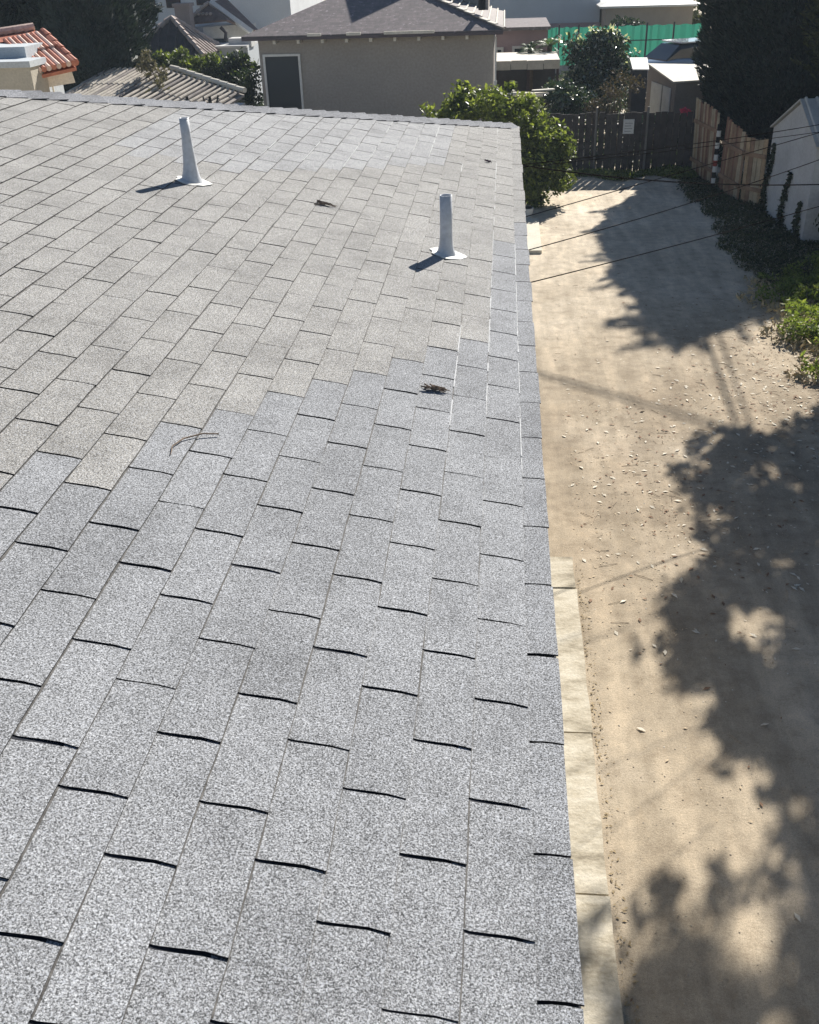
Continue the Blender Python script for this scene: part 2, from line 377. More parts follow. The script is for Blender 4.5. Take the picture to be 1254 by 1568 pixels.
vent((-.285, 5.19, R3(2.75, 17)[2] + .002), .31, -.01, 'grey vent pipe nearer the eave, open top and white flashing', .052, [(.03, .043), (.06, .036), (.10, .033), (.16, .0325)])
vent((-1.70, 5.50, R3(14.2, 17.9)[2] + .002), .335, -.015, 'tapering grey vent pipe further up the slope', .060, [(.03, .050), (.06, .042), (.10, .036), (.16, .031), (.24, .026)])

# ------------------------------------------------------------------ debris lying on the roof
M_TWIG = weathered('dry_twig', (.22, .16, .115), .4, 30)
M_STRAW = weathered('dry_straw', (.42, .33, .24), .3, 30)
def litter(u, v, n, r, label, m1, cat='twigs', th=.0028, flat=.012):
    c = R3(u, v, .008); mb = MB(); q = random.Random(int(u * 100 + v))
    for i in range(n):
        a = q.uniform(-.5, .5); L = q.uniform(.4, 1) * r; cx, cy = q.uniform(-.4, .4) * r, q.uniform(-.25, .25) * r
        d = np.array([math.cos(a), math.sin(a)]); b = q.uniform(-.25, .25) * L; pts = []
        for s in (-1, -.4, .3, 1): pts.append(c + B @ np.array([cx + d[0] * L * s - b * s * s * d[1] * -1, cy + d[1] * L * s - b * s * s * d[0], flat * q.uniform(.1, 1)]))
        mb.tube(pts, [th, th, th * .8, th * .4], 5)
    o = mb.build('twig_clump', m1, None, loc=c); tag(o, label, cat); return o
litter(2.5, 11.1, 16, .045, 'tangle of dry brown twigs lying on the shingles near the eave', M_TWIG)
litter(8.7, 18.4, 9, .06, 'brown seed pod and dry stem lying beyond the mid roof', M_TWIG, 'seed pod', .004)
litter(1.5, 25.85, 4, .03, 'two small dark purple seed scraps near the far eave corner', mat('dark_seed', (.05, .02, .05)), 'debris', .006)
c = R3(8, 8.6, .008); mb = MB()
mb.tube([R3(7.55, 8.8, .012), R3(7.9, 8.72, .014), R3(8.25, 8.55, .012), R3(8.38, 8.36, .011), R3(8.3, 8.2, .010)], [.0022, .0024, .0024, .002, .001], 6)
tag(mb.build('curved_twig', M_TWIG, None, loc=c), 'single thin hooked dark twig lying on the left of the roof', 'twig')

# ------------------------------------------------------------------ concrete footing strips along the alley
cs_ = thing('concrete_strip', None, None, (.3, 4, 0)); cs_['kind'] = 'structure'
for k in ('category',):
    if k in cs_: del cs_[k]
yj = [-3.2, -1.6, 0.4, 2.3, 4.02, 5.42, 7.25, 7.76]
for a, b in zip(yj[:-1], yj[1:]):
    mb = MB(); z = .055 + rr.uniform(-.006, .006); x1 = .71 + rr.uniform(-.008, .008)
    n = 6; top = [(-.5, a + .008, z)] + [(-.5 + (x1 + .5) * i / n, a + .008 + rr.uniform(-.006, .004), z) for i in range(1, n + 1)]
    m_ = max(2, int((b - a) / .25))
    top += [(x1 + rr.uniform(-.01, .006), a + (b - a) * i / m_, z) for i in range(1, m_)]
    top += [(-.5 + (x1 + .5) * i / n, b - .008 + rr.uniform(-.004, .006), z) for i in range(n, -1, -1)]
    mb.slab(top, .12); mb.build('slab', M_CONC, cs_)
mb = MB()
for a, b, x1 in [(18.17, 20.6, .75)]: mb.slab([(-.3, a, .06), (x1, a, .06), (x1 + .01, b, .06), (-.3, b, .06)], .1)
o = mb.build('far_concrete_pad', M_PAD); o['kind'] = 'structure'
mb = MB()
mb.tube([(.52, 20.9, 0), (.52, 20.9, .12), (.52, 20.9, .2)], [.10, .13, .14], 12); mb.tube([(.52, 20.9, .19), (.52, 20.9, .205)], .12, 12, 1)
tag(mb.build('flower_pot', [M_WHITE, M_DARK]), 'small white pot of dark soil on the pale slab beyond the roof edge', 'pot')

# ------------------------------------------------------------------ leaf litter, pebbles
def flat_leaves(name, pts, size, m, label, ratio=.45, hz=.004):
    n = len(pts); C = np.column_stack([pts, np.full(n, hz) + rng.random(n) * .004])
    a = rng.random(n) * 6.28; A = np.column_stack([np.cos(a), np.sin(a), rng.normal(0, .10, n)]); Bv = np.column_stack([-np.sin(a), np.cos(a), rng.normal(0, .14, n)])
    s = (size * (.5 + rng.random((n, 1)) ** 2 * 1.2))
    o = quads(name, C, A * s / 2, Bv * s * ratio / 2, m, None, .12, (0, 0, 0)); tag(o, label, 'leaf litter', kind='stuff'); return o
def scat(n, fn):
    out = []
    while len(out) < n:
        x, y = rr.uniform(.75, 6), rr.uniform(2, 24)
        if rr.random() < fn(x, y): out.append((x, y))
    return np.array(out)
def dens(x, y):
    d = .03
    d += .9 * math.exp(-((x - 3.6) / .9) ** 2 - ((y - 12.0) / 2.2) ** 2) + .5 * math.exp(-((x - 1.9) / 1.1) ** 2 - ((y - 9.5) / 2.4) ** 2)
    d += .55 * math.exp(-((x - 4.3) / .45) ** 2 - ((y - 14) / 2) ** 2)
    if y < 6.3: d *= .2
    return min(1, d)
flat_leaves('pale_leaf_litter', scat(1000, dens), .052, weathered('pale_leaf', (.72, .66, .54), .2, 9), 'scattered pale dry leaves over the dirt alley')
flat_leaves('brown_leaf_litter', scat(1100, dens), .045, weathered('brown_leaf', (.25, .15, .09), .4, 9), 'scattered brown dead leaves over the dirt alley')
flat_leaves('small_leaf_litter', scat(6500, lambda x, y: dens(x, y) ** .6), .022, weathered('tan_leaf', (.50, .40, .27), .4, 9), 'fine tan leaf crumbs on the alley soil')
def pebbles(n, m, sz, label, fn):
    q = np.random.default_rng(n); P = scat(n, fn); vs = []; fs = []
    for (x, y) in P:
        h = sz * q.uniform(.4, 1.5); a = q.uniform(0, 6.28); b = len(vs); w = h * q.uniform(.7, 1.3)
        for k in range(4): vs.append((x + h * math.cos(a + k * 1.57) * (1, .8)[k % 2], y + w * math.sin(a + k * 1.57), .001))
        vs.append((x + h * .1, y, h * q.uniform(.5, .9))); fs += [(b + k, b + (k + 1) % 4, b + 4) for k in range(4)]
    mb = MB(); mb.add(vs, fs); tag(mb.build('pebbles', m), label, 'pebbles', kind='stuff')
pebbles(2600, weathered('pebble', (.42, .36, .28), .4, 12), .006, 'small stones and clods strewn over the alley dirt', lambda x, y: .25 + .7 * (y < 9))
pebbles(350, weathered('pale_pebble', (.66, .62, .54), .2, 12), .007, 'small pale stones strewn over the alley dirt', lambda x, y: .3)
def twigs(n, seed):
    q = random.Random(seed); mb = MB(); P = scat(n, dens)
    for x, y in P:
        a = q.uniform(0, 3.14); L = q.uniform(.03, .10); mb.tube([(x - L * math.cos(a), y - L * math.sin(a), .003), (x + q.uniform(-.01, .01), y, .008), (x + L * math.cos(a), y + L * math.sin(a), .004)], .0022, 4)
    tag(mb.build('ground_twigs', M_STRAW), 'thin straw coloured twigs scattered on the alley', 'twigs', kind='stuff')
twigs(260, 9)
ed = np.column_stack([.735 + rng.random(500) ** 2 * .07, 2 + rng.random(500) * 5.8])
flat_leaves('strip_edge_litter', ed, .022, weathered('edge_crumb', (.34, .26, .15), .5, 9), 'line of crumbs and dirt along the concrete strip edge')

# ------------------------------------------------------------------ foliage materials
L_CYP = leafmat('cypress_leaf', [(.016, .028, .024), (.026, .044, .034), (.04, .06, .042)], .6, .08, 1.5, .5)
L_CYPB = leafmat('conifer_leaf_olive', [(.03, .04, .022), (.07, .085, .04), (.13, .13, .06)], .65, .2, 2)
L_BUSH = leafmat('bush_leaf', [(.045, .06, .018), (.10, .135, .036), (.19, .225, .065)], .5, .38, 4)
L_BUSHL = leafmat('bush_leaf_lime', [(.16, .20, .05), (.28, .32, .10)], .4, .45, 5)
L_DARK = leafmat('shade_leaf', [(.012, .024, .014), (.03, .05, .025), (.05, .08, .035)], .5, .25, 3)
L_GLOSS = leafmat('glossy_leaf', [(.02, .04, .02), (.04, .075, .035), (.08, .12, .07)], .22, .15, 4, .9)
L_WEED = leafmat('weed_leaf', [(.08, .11, .03), (.17, .23, .06), (.32, .34, .12)], .55, .4, 9)
L_PALM = leafmat('palm_leaf', [(.06, .10, .05), (.12, .18, .08)], .5, .35, 3)
M_BARK = weathered('bark', (.12, .09, .065), .4, 8, grain=30, bd=.02)
M_PETGL = leafmat('petal_and_leaf_glint', [(.55, .56, .52), (.72, .72, .68)], .4, .3, 5)  # white of the rose blooms; also paints glints on glossy leaves
M_PINK = leafmat('pink_petal', [(.85, .12, .25), (.9, .2, .35)], .5, .4, 5)

# ------------------------------------------------------------------ trees
def radial_tree(name, label, base, prof, n, size, lm, ratio=.28, up=.35, cat='tree', core=.78, lump=.12, spikes=0, zsp=.5, group=None, seed=1):
    """columnar conifer: prof = [(z, radius)...]; leafy shell over a lumpy dense heart"""
    t = thing(name, label, cat, base, group); base = np.array(base, float); q = np.random.default_rng(seed)
    zs = np.array([p[0] for p in prof]); rs = np.array([p[1] for p in prof])
    ph = q.random((6, 3)) * 6.28
    def rad(z, a):
        r = np.interp(z, zs, rs); s = 0
        for i, (k, m_) in enumerate([(3, .7), (5, 1.3), (7, 2.1), (2, 3.1), (11, 3.3), (9, 4.7)]): s = s + np.sin(k * a + m_ * z * 1.5 + ph[i, 0]) * (1, .8, .7, .6, .5, .4)[i]
        return r * (1 + lump * s * .6)
    mb = MB(); mb.tube([base + [0, 0, -.1], base + [.05, 0, zs[-1] * .5], base + [0, 0, zs[-1] * .9]], [.22, .15, .04], 8); mb.build('trunk', M_BARK, t)
    ns, na = 22, 22; vs = []
    for i in range(ns):
        z = zs[0] + (zs[-1] - zs[0]) * (i + .02) / (ns - .9)
        for k in range(na): a = 2 * math.pi * k / na; r = float(rad(z, a)) * core; vs.append(base + [r * math.cos(a), r * math.sin(a), z])
    cm = MB(); cm.add(vs, [(i * na + k, i * na + (k + 1) % na, (i + 1) * na + (k + 1) % na, (i + 1) * na + k) for i in range(ns - 1) for k in range(na)] + [tuple((ns - 1) * na + k for k in range(na))])
    cm.build('inner_crown', lm, t)
    z = zs[0] + (zs[-1] - zs[0]) * q.random(n * 3); keep = q.random(n * 3) < np.interp(z, zs, rs) / rs.max(); z = z[keep][:n]
    a = q.random(len(z)) * 2 * math.pi; r = rad(z, a) * (core - .03 + (1.06 - core) * q.random(len(z)) ** .7)
    C = base + np.column_stack([r * np.cos(a), r * np.sin(a), z]); out = np.column_stack([np.cos(a), np.sin(a), np.full(len(z), .5)])
    leaves('crown', C, size, ratio, lm, t, up=up, out=out)
    if spikes:
        CC = []; OO = []
        for i in range(spikes):
            z0 = q.uniform(zs[0] + zsp, zs[-1] * .97); a0 = q.uniform(0, 6.28); r0 = float(rad(z0, a0)); d = np.array([math.cos(a0), math.sin(a0), q.uniform(-.1, .7)]); L = q.uniform(.3, .9)
            k = 60; s = q.random(k); CC.append(base + np.array([r0 * math.cos(a0) * .9, r0 * math.sin(a0) * .9, z0]) + d * (s * L)[:, None] + q.normal(size=(k, 3)) * .09 * (1.2 - s)[:, None]); OO.append(np.tile(d, (k, 1)))
        leaves('outer_spray', np.vstack(CC), size, ratio, lm, t, out=np.vstack(OO))
    return t
radial_tree('cypress_tree', 'tall dark dense cypress standing behind the leaning wooden fence', (7.65, 28, 0),
    [(.3, 2.0), (1.5, 2.55), (3.5, 2.75), (5.5, 2.7), (7.2, 2.1), (8.3, 1.25), (9.6, .4), (10.1, .05)], 56000, .17, L_CYP, spikes=110, seed=4, zsp=4.2, lump=.05, core=.86)
radial_tree('cypress_tree', 'dark cypress at the far right edge, right of the one behind the leaning fence', (11.6, 30.5, 0),
    [(.3, 2.2), (2, 2.6), (5, 2.5), (8, 1.5), (10.5, .1)], 26000, .2, L_CYP, spikes=20, seed=5)
radial_tree('conifer_tree', 'sunlit olive green conifer above the white garage at the right edge', (7.85, 24.3, 0),
    [(1.6, .3), (2.4, 1.0), (4, 1.35), (5.2, 1.0), (6.2, .2)], 15000, .15, L_CYPB, up=-.1, core=.55, spikes=60, seed=6)
for i, (x, y, lab) in enumerate([(-11.0, 27.5, 'dark cypress hedge tree at the right end of the left hedge, ragged sunlit edge'), (-13.8, 26.6, 'dark cypress directly behind the red tiled roof'), (-16.8, 26.2, 'dark cypress at the extreme left edge of the picture')]):
    radial_tree('cypress_tree', lab, (x, y, 0), [(.2, 1.75), (2, 1.9), (5, 1.8), (8, 1.3), (10, .1)], 30000, .17, L_CYP, spikes=50, seed=20 + i, group='dark cypresses behind the left of the roof')

def clump_crown(name, centers, rad, per, size, lm, parent, ratio=.55, squash=.8, seed=1):
    q = np.random.default_rng(seed); CC = []; OO = []
    for c, r in zip(centers, rad):
        d = q.normal(size=(per, 3)); d /= np.linalg.norm(d, axis=1)[:, None]; rr_ = r * q.random(per) ** .45
        CC.append(np.array(c) + d * rr_[:, None] * [1, 1, squash]); OO.append(d)
    return leaves(name, np.vstack(CC), size, ratio, lm, parent, out=np.vstack(OO) * .6)
# broadleaf tree outside the right of the picture; crown shaped from the shade it casts on the near alley
st = thing('unseen_broadleaf_tree', 'unseen leafy tree beyond the right edge, crown shaped to shade the near alley', 'tree', (8.6, 18.5, 0))
mb = MB(); mb.tube([(8.6, 18.5, -.1), (8.5, 18.4, 2.5), (8.3, 18.2, 5.2), (8.0, 18.0, 7.2)], [.26, .22, .17, .1], 10)
rt = random.Random(11)
poly = [(3.9, 11.2), (3.06, 10.28), (2.55, 10.61), (2.09, 9.62), (2.13, 8.64), (2.16, 7.81), (1.73, 7.37), (1.3, 6.65), (1.39, 6.19), (1.73, 6.13), (1.78, 5.34), (1.98, 4.9), (2.05, 4.45), (1.75, 4.2), (1.33, 4.05), (1.03, 3.9), (.79, 3.76), (.5, 3.6), (.4, 2.2), (5.5, 2.2), (6, 11.2)]
def inside(x, y):
    c = False; j = len(poly) - 1
    for i in range(len(poly)):
        if (poly[i][1] > y) != (poly[j][1] > y) and x < (poly[j][0] - poly[i][0]) * (y - poly[i][1]) / (poly[j][1] - poly[i][1]) + poly[i][0]: c = not c
        j = i
    return c
cc, cr, fringe = [], [], []
while len(cc) < 620:
    x, y = rt.uniform(.4, 5.8), rt.uniform(2.2, 11.2); r = rt.uniform(.16, .34)
    if not all(inside(x + a, y + b) for a, b in ((r * .35, 0), (-r * .35, 0), (0, r * .35), (0, -r * .35))): continue
    if any((x - a) ** 2 + ((y - b) / 1.2) ** 2 < s * s for a, b, s in [(2.75, 9.45, .20), (3.1, 9.4, .2), (2.35, 7.9, .18), (1.95, 6.75, .2), (2.1, 6.55, .16), (2.45, 6.9, .14), (2.1, 5.9, .17), (1.35, 3.6, .2), (1.5, 3.3, .16), (1.15, 3.2, .12), (1.75, 3.9, .18)]): continue
    z = (4.9 + 1.5 * rt.random()) if y > 5 else (6.8 + 1.6 * rt.random()); t = z / SL[2]; cc.append((x + SL[0] * t, y + SL[1] * t, z)); cr.append(r)
nf = 0
while nf < 150:
    x, y = rt.uniform(.4, 4), rt.uniform(2.6, 11); d_ = .2
    if inside(x, y) or not any(inside(x + a, y + b) for a, b in ((d_, 0), (-d_, 0), (0, d_), (0, -d_))): continue
    z = 4.8 + 1.0 * rt.random(); t = z / SL[2]; fringe.append((x + SL[0] * t, y + SL[1] * t, z)); nf += 1
for i in range(170):
    x, y, z = rt.uniform(4.6, 9), rt.uniform(1, 12), 8.2 + 3.5 * rt.random(); t = z / SL[2]; cc.append((x + SL[0] * t, y + SL[1] * t, z)); cr.append(rt.uniform(.4, .7))  # extra unseen clumps added to block sky light and deepen the shade
for i in range(0, len(cc), 22):
    e = np.array(cc[i]); s = np.array([8.4, 18.3, rt.uniform(3.5, 6.5)]); md = (s + e) / 2 + [0, 0, .3]; mb.tube([s, md, e], [.07, .045, .012], 6)
mb.build('trunk', M_BARK, st); clump_crown('crown', cc, cr, 130, .125, L_BUSH, st, .6, seed=3); clump_crown('outer_twigs', fringe, [.13] * len(fringe), 9, .11, L_BUSH, st, .6, seed=4)

def shrub(name, label, base, cen, rads, per, size, lm, extra=None, cat='shrub', ratio=.55, seed=1, group=None):
    t = thing(name, label, cat, base, group); b = np.array(base, float); mb = MB(); q = random.Random(seed)
    for c in cen[::max(1, len(cen) // 9)]:
        c = np.array(c); m_ = b * .5 + c * .5 + [q.uniform(-.1, .1), q.uniform(-.1, .1), 0]
        mb.tube([b + [q.uniform(-.08, .08), q.uniform(-.08, .08), -.03], m_, c], [.025, .016, .006], 5)
    mb.build('stems', M_BARK, t); clump_crown('crown', cen, rads, per, size, lm, t, ratio, seed=seed)
    if extra:
        em, k, es = extra; q2 = np.random.default_rng(seed + 5); idx = q2.integers(0, len(cen), k); d = rdir(k); d[:, 2] = abs(d[:, 2])
        leaves('bright_leaves', np.array(cen)[idx] + d * (np.array(rads)[idx] * .95)[:, None], es, ratio, em, t)
    return t
def blob(pts, n, seed, r=(.18, .35)):
    """clump centres spread around control blobs (x,y,z,rx,ry,rz)"""
    q = random.Random(seed); c = []; rd = []
    for i in range(n):
        x, y, z, a, b, h = pts[i % len(pts)]; d = np.array([q.gauss(0, 1) for _ in range(3)]); d /= np.linalg.norm(d); k = q.random() ** .4
        c.append((x + a * d[0] * k, y + b * d[1] * k, max(.12, z + h * d[2] * k))); rd.append(q.uniform(*r))
    return c, rd
def px_blob(lst):
    return [(*at(x, y, Y), a, b, h) for x, y, Y, a, b, h in lst]
c_, r_ = blob(px_blob([(715, 158, 22.3, .38, .5, .45), (690, 175, 21.9, .5, .4, .3), (745, 165, 22.3, .5, .6, .35), (800, 180, 22.5, .6, .6, .5), (830, 215, 22.3, .5, .6, .5), (815, 260, 21.9, .4, .6, .55), (845, 270, 22.1, .4, .5, .4), (852, 235, 22.3, .25, .4, .35), (800, 230, 22.3, .5, .6, .5), (815, 295, 22.0, .2, .4, .3), (770, 160, 22.7, .4, .4, .4)]), 165, 5, (.12, .28))
shrub('citrus_bush', 'sunlit green leafy bush at the roof corner overhanging the alley', (.55, 22.4, 0), c_, r_, 100, .09, L_BUSH, (L_BUSHL, 2400, .11), seed=6)
c_, r_ = blob(px_blob([(905, 85, 30, .75, .7, .55), (925, 65, 30, .4, .5, .3), (885, 115, 30, .8, .6, .35), (940, 105, 30, .5, .5, .5), (905, 130, 30, .8, .6, .4)]), 60, 7, (.25, .42))
shrub('magnolia_tree', 'rounded tree with glinting glossy leaves in front of the green mesh', (2.6, 30, 0), c_, r_, 150, .12, L_GLOSS, (M_PETGL, 900, .10), 'tree', seed=8)  # white leaves here paint the glare on the glossy foliage
c_, r_ = blob(px_blob([(865, 140, 27.5, .45, .5, .35), (885, 158, 27.5, .4, .4, .3), (855, 165, 27.3, .35, .4, .35)]), 36, 9, (.15, .3))
shrub('shrub', 'dark glossy shrub just behind the dark back fence, left of the twiggy one', (1.9, 27.5, 0), c_, r_, 130, .09, L_GLOSS, (M_PETGL, 60, .07), seed=9)  # the few white leaves are painted glints
c_, r_ = blob(px_blob([(930, 150, 27, .6, .4, .4), (955, 130, 27.5, .4, .4, .4), (925, 175, 27, .6, .3, .2)]), 34, 10, (.15, .3))
shrub('shrub', 'brown half-bare twiggy shrub behind the back fence, above the white sign', (2.9, 27, 0), c_, r_, 55, .07, leafmat('dead_leaf', [(.07, .055, .045), (.13, .10, .08)], .8, .2), seed=10)
c_, r_ = blob(px_blob([(785, 168, 23.6, .3, .3, .18), (815, 164, 23.8, .3, .3, .2)]), 14, 12, (.12, .2))
shrub('rose_bush', 'rose bush with white blooms behind the green corner bush', (.3, 23.3, 0), c_, r_, 70, .09, L_BUSH, (M_PETGL, 160, .11), seed=12)
c_, r_ = blob(px_blob([(355, 105, 31, .65, .5, .5), (375, 130, 30.5, .6, .5, .6), (335, 120, 31, .6, .5, .4)]), 40, 13, (.2, .4))
shrub('shrub', 'dark rounded shrub left of the tan wall', (-8.0, 31, 0), c_, r_, 140, .11, L_DARK, (L_BUSH, 300, .11), seed=13)
c_, r_ = blob(px_blob([(275, 95, 31, .7, .5, .3), (300, 102, 30.5, .7, .5, .3), (255, 98, 31, .4, .4, .25)]), 34, 14, (.15, .35))
shrub('shrub', 'low green shrub below the dark pyramid roof', (-10, 31, 0), c_, r_, 130, .11, L_BUSH, (L_BUSHL, 200, .1), seed=14)
c_, r_ = blob(px_blob([(235, 115, 25.6, .3, .3, .35), (225, 95, 25.6, .2, .2, .25), (245, 138, 25, .4, .3, .15)]), 20, 15, (.1, .22))
shrub('dead_bush', 'dry grey-brown bush lying over the pale tiled roof', (-8.1, 25.3, 1.6), c_, r_, 70, .08, leafmat('dry_leaf', [(.11, .10, .07), (.24, .21, .15)], .8, .2), seed=15)
c_, r_ = blob([(*at(x, y, Y), a, b, h) for x, y, Y, a, b, h in [(1040, 10, 52, 1.2, 1, 1), (1060, 30, 50, .9, 1, .6), (1025, 35, 50, .6, .6, .35)]], 40, 16, (.3, .6))
shrub('garden_tree', 'distant grey-green tree left of the tall cypress', (6.8, 51, 0), c_, r_, 110, .2, L_CYPB, None, 'tree', seed=16)
c_, r_ = blob([(*at(x, y, Y), a, b, h) for x, y, Y, a, b, h in [(960, 38, 46, .5, .5, .3)]], 10, 17, (.25, .35))
shrub('shrub', 'small round dark shrub showing over the green mesh', (4.6, 46, 0), c_, r_, 90, .14, L_DARK, seed=17)
# ivy and bank plants at the right of the alley
def bank(name, label, x0, x1, y0, y1, n, size, lm, hmax, seed, cut=lambda x, y: True, flat=False):
    q = np.random.default_rng(seed); x = q.uniform(x0, x1, n); y = q.uniform(y0, y1, n)
    k = np.array([cut(a, b) for a, b in zip(x, y)]); x, y = x[k], y[k]
    h = hmax * (.5 + .5 * np.sin(x * 3.1 + y * 2.3) * np.sin(y * 1.7 - x)) + .05
    z = q.random(len(x)) ** .7 * h
    return tag(leaves(name, np.column_stack([x, y, z]), size, .35, lm, None, up=.35, origin=(0, 0, 0)), label, 'ground cover', kind='stuff')
c_, r_ = blob([(6.1, 18.25, .5, .5, .3, .45), (6.7, 18.2, 1.0, .5, .3, .5), (6.3, 18.1, .3, .6, .3, .3), (7.1, 18.2, 1.5, .5, .3, .5)], 44, 41, (.18, .32))
shrub('shrub', 'dark shrub against the near corner of the white garage', (6.4, 18.2, 0), c_, r_, 120, .09, L_DARK, seed=41)
bank('dark_ground_cover', 'low dark ground cover in the shade below the fence and garage', 3.6, 8, 15.9, 24.6, 52000, .07, leafmat('verge_leaf', [(.03, .045, .02), (.055, .075, .032), (.11, .10, .06)], .6, .25, 2), .09, 1, lambda x, y: x > 4.08 + .10 * math.sin(y * 1.3) + .07 * math.sin(y * 5) + .35 * rng.random() ** 3 + max(0, 18 - y) * .04)
wq = np.random.default_rng(77)
def weedcut(x, y): return x > 4.02 + .07 * (y - 12.6) + .22 * math.sin(y * 4) + .12 * math.sin(y * 11) + wq.random() ** 2 * .5 and math.sin(x * 9 + y * 5) * math.sin(y * 8 - x * 4) > -.5 + .5 * wq.random()
bank('weed_patch', 'bright sunlit green weeds at the right edge of the alley', 3.9, 7, 11.9, 16.7, 46000, .08, L_WEED, .42, 2, weedcut)
bank('dry_weed_edge', 'straw coloured dry stalks fringing the sunlit weeds', 3.7, 5.0, 12.0, 16.4, 1500, .10, weathered('straw_stalk', (.45, .38, .24), .3, 9), .12, 9, lambda x, y: x > 3.85 + .2 * math.sin(y * 4))
bank('white_edged_plants', 'pale leaved low plants at the right edge below the weeds', 4.3, 6.0, 12.0, 13.8, 1600, .11, L_GLOSS, .3, 3, lambda x, y: x > 4.25 + .2 * math.sin(y * 5))
bank('fence_foot_grass', 'thin green grass along the foot of the dark back fence', 1.2, 4.6, 24.3, 25.25, 9000, .09, L_WEED, .12, 4, lambda x, y: y > 24.6 + .3 * math.sin(x * 4))
# lush background ground planting so no bare dirt shows between yards
bank('yard_grass', 'rough dark grass of the yards behind the fence', -14, 14, 25.8, 45, 30000, .25, L_DARK, .25, 5)

# ------------------------------------------------------------------ back fence, sign, poles
M_FD = weathered('dark_fence_wood', (.075, .065, .062), .35, 5, grain=30); M_FW = [weathered('fence_wood_%s' % k, c, .3, 4, grain=30) for k, c in (('tan', (.46, .34, .22)), ('brown', (.33, .22, .15)), ('red', (.27, .15, .11)), ('pale', (.50, .42, .30)))]
bf = thing('wooden_fence', 'dark weathered board fence closing the far end of the alley', 'fence', (2.9, 25.35, 0))
x = .95; i = 0
rf = random.Random(5)
while x < 4.55:
    wd = .135 + rf.uniform(-.012, .012); gap = rf.choice([.006, .008, .012, .02]) if not 1.75 < x < 2.35 else .03
    mb = MB(); hh = 1.36 + rf.uniform(-.03, .03); mb.span((x, 25.34 + rf.uniform(0, .012), .03), (x + wd, 25.365, hh)); mb.build('board', M_FD, bf); x += wd + gap
mb = MB(); mb.span((.95, 25.372, .3), (4.55, 25.41, .39)); mb.build('rail', M_FD, bf); mb = MB(); mb.span((.95, 25.372, 1.02), (4.55, 25.41, 1.11)); mb.build('rail', M_FD, bf)
for px_ in (2.22, 3.42):
    mb = MB(); mb.tube([(px_, 25.28, 0), (px_, 25.28, 1.5)], .028, 8); mb.build('gate_post', weathered('grey_post', (.2, .19, .18), .2), bf)
sg = MB(); s0 = at(955, 183, 25.28); s1_ = at(970, 205, 25.28); sg.span((s0[0], 25.29, s1_[2]), (s1_[0], 25.30, s0[2])); 
for j in range(4): sg.span((s0[0] + .04, 25.287, s0[2] - .08 - j * .06), (s1_[0] - .04 - (j % 2) * .03, 25.289, s0[2] - .095 - j * .06), 1)
tag(sg.build('notice_sign', [M_WHITE, mat('grey_print', (.3, .3, .3))]), 'small white notice board fixed to the dark back fence', 'sign')
# right fence: three boarded panels
def panel(label, a, b, n, h0, h1, seed):
    a = np.array(a); b = np.array(b); t = thing('fence_panel', label, 'fence', (*((a + b) / 2), 0), 'leaning brown fence panels along the right of the alley'); q = random.Random(seed)
    d = (b - a); L = np.linalg.norm(d); d /= L; rz = math.atan2(d[1], d[0]); lean = q.uniform(-.05, .02)
    for i in range(n):
        c = a + d * L * (i + .5) / n; h = h0 + (h1 - h0) * i / n + q.uniform(-.03, .03); nx = np.array([-d[1], d[0]]) * (-1)
        mb = MB(); tl = q.uniform(-.01, .01)
        R_ = np.array([[d[0], -d[1], 0], [d[1], d[0], 0], [0, 0, 1.0]]); rot = np.array([[1, 0, tl], [0, 1, lean], [-tl, -lean, 1]])
        mb.box((*(c + nx * q.uniform(0, .012)), h / 2), (L / n - q.choice([.004, .008, .014]), .02, h), R=R_ @ rot)
        mb.build('board', q.choice(M_FW), t)
    for z in (.35, h1 * .75):
        mb = MB(); m2 = (a + b) / 2 + np.array([d[1], -d[0]]) * .035; mb.box((*m2, z), (L, .035, .08), rz); mb.build('rail', M_FW[1], t)
    return t
panel('far brown fence panel beside the dark back fence', (4.52, 25.15), (4.76, 23.55), 14, 1.68, 1.60, 1)
panel('middle brown fence panel right of the striped post', (4.84, 23.25), (5.02, 22.0), 13, 1.52, 1.36, 2)
panel('short low fence panel next to the white garage', (5.04, 21.95), (5.36, 21.5), 5, 1.34, 1.36, 3)
sp = thing('striped_post', 'thin post with red, white and black bands in the gap between fence panels', 'post', (4.78, 23.4, 0))
z = 0; cols = [M_DARK, M_WHITE, M_DARK, M_WHITE, weathered('red_band', (.3, .06, .05), .2), M_WHITE, M_DARK, M_WHITE, M_DARK, M_WHITE, M_DARK]
for i, m_ in enumerate(cols):
    mb = MB(); mb.tube([(4.72, 23.36, z), (4.72, 23.36, z + .125)], .045, 10); mb.build('band', m_, sp); z += .125
c_, r_ = blob([(*at(1050, 173, 26.2), .1, .1, .07)], 6, 21, (.06, .09))
shrub('pink_flowers', 'small cluster of bright pink flowers above the back fence', (4.55, 26.2, 0), c_, r_, 60, .07, M_PINK, cat='flowers', seed=22)
c_, r_ = blob([(*at(1015, 180, 25.9), .6, .15, .08), (*at(1000, 180, 25.9), .4, .15, .08)], 12, 23, (.08, .13))
shrub('vine', 'teal green vine tops showing along the right of the back fence', (3.8, 25.9, 0), c_, r_, 80, .07, leafmat('teal_leaf', [(.01, .05, .03), (.03, .12, .07)]), cat='vine', seed=23)

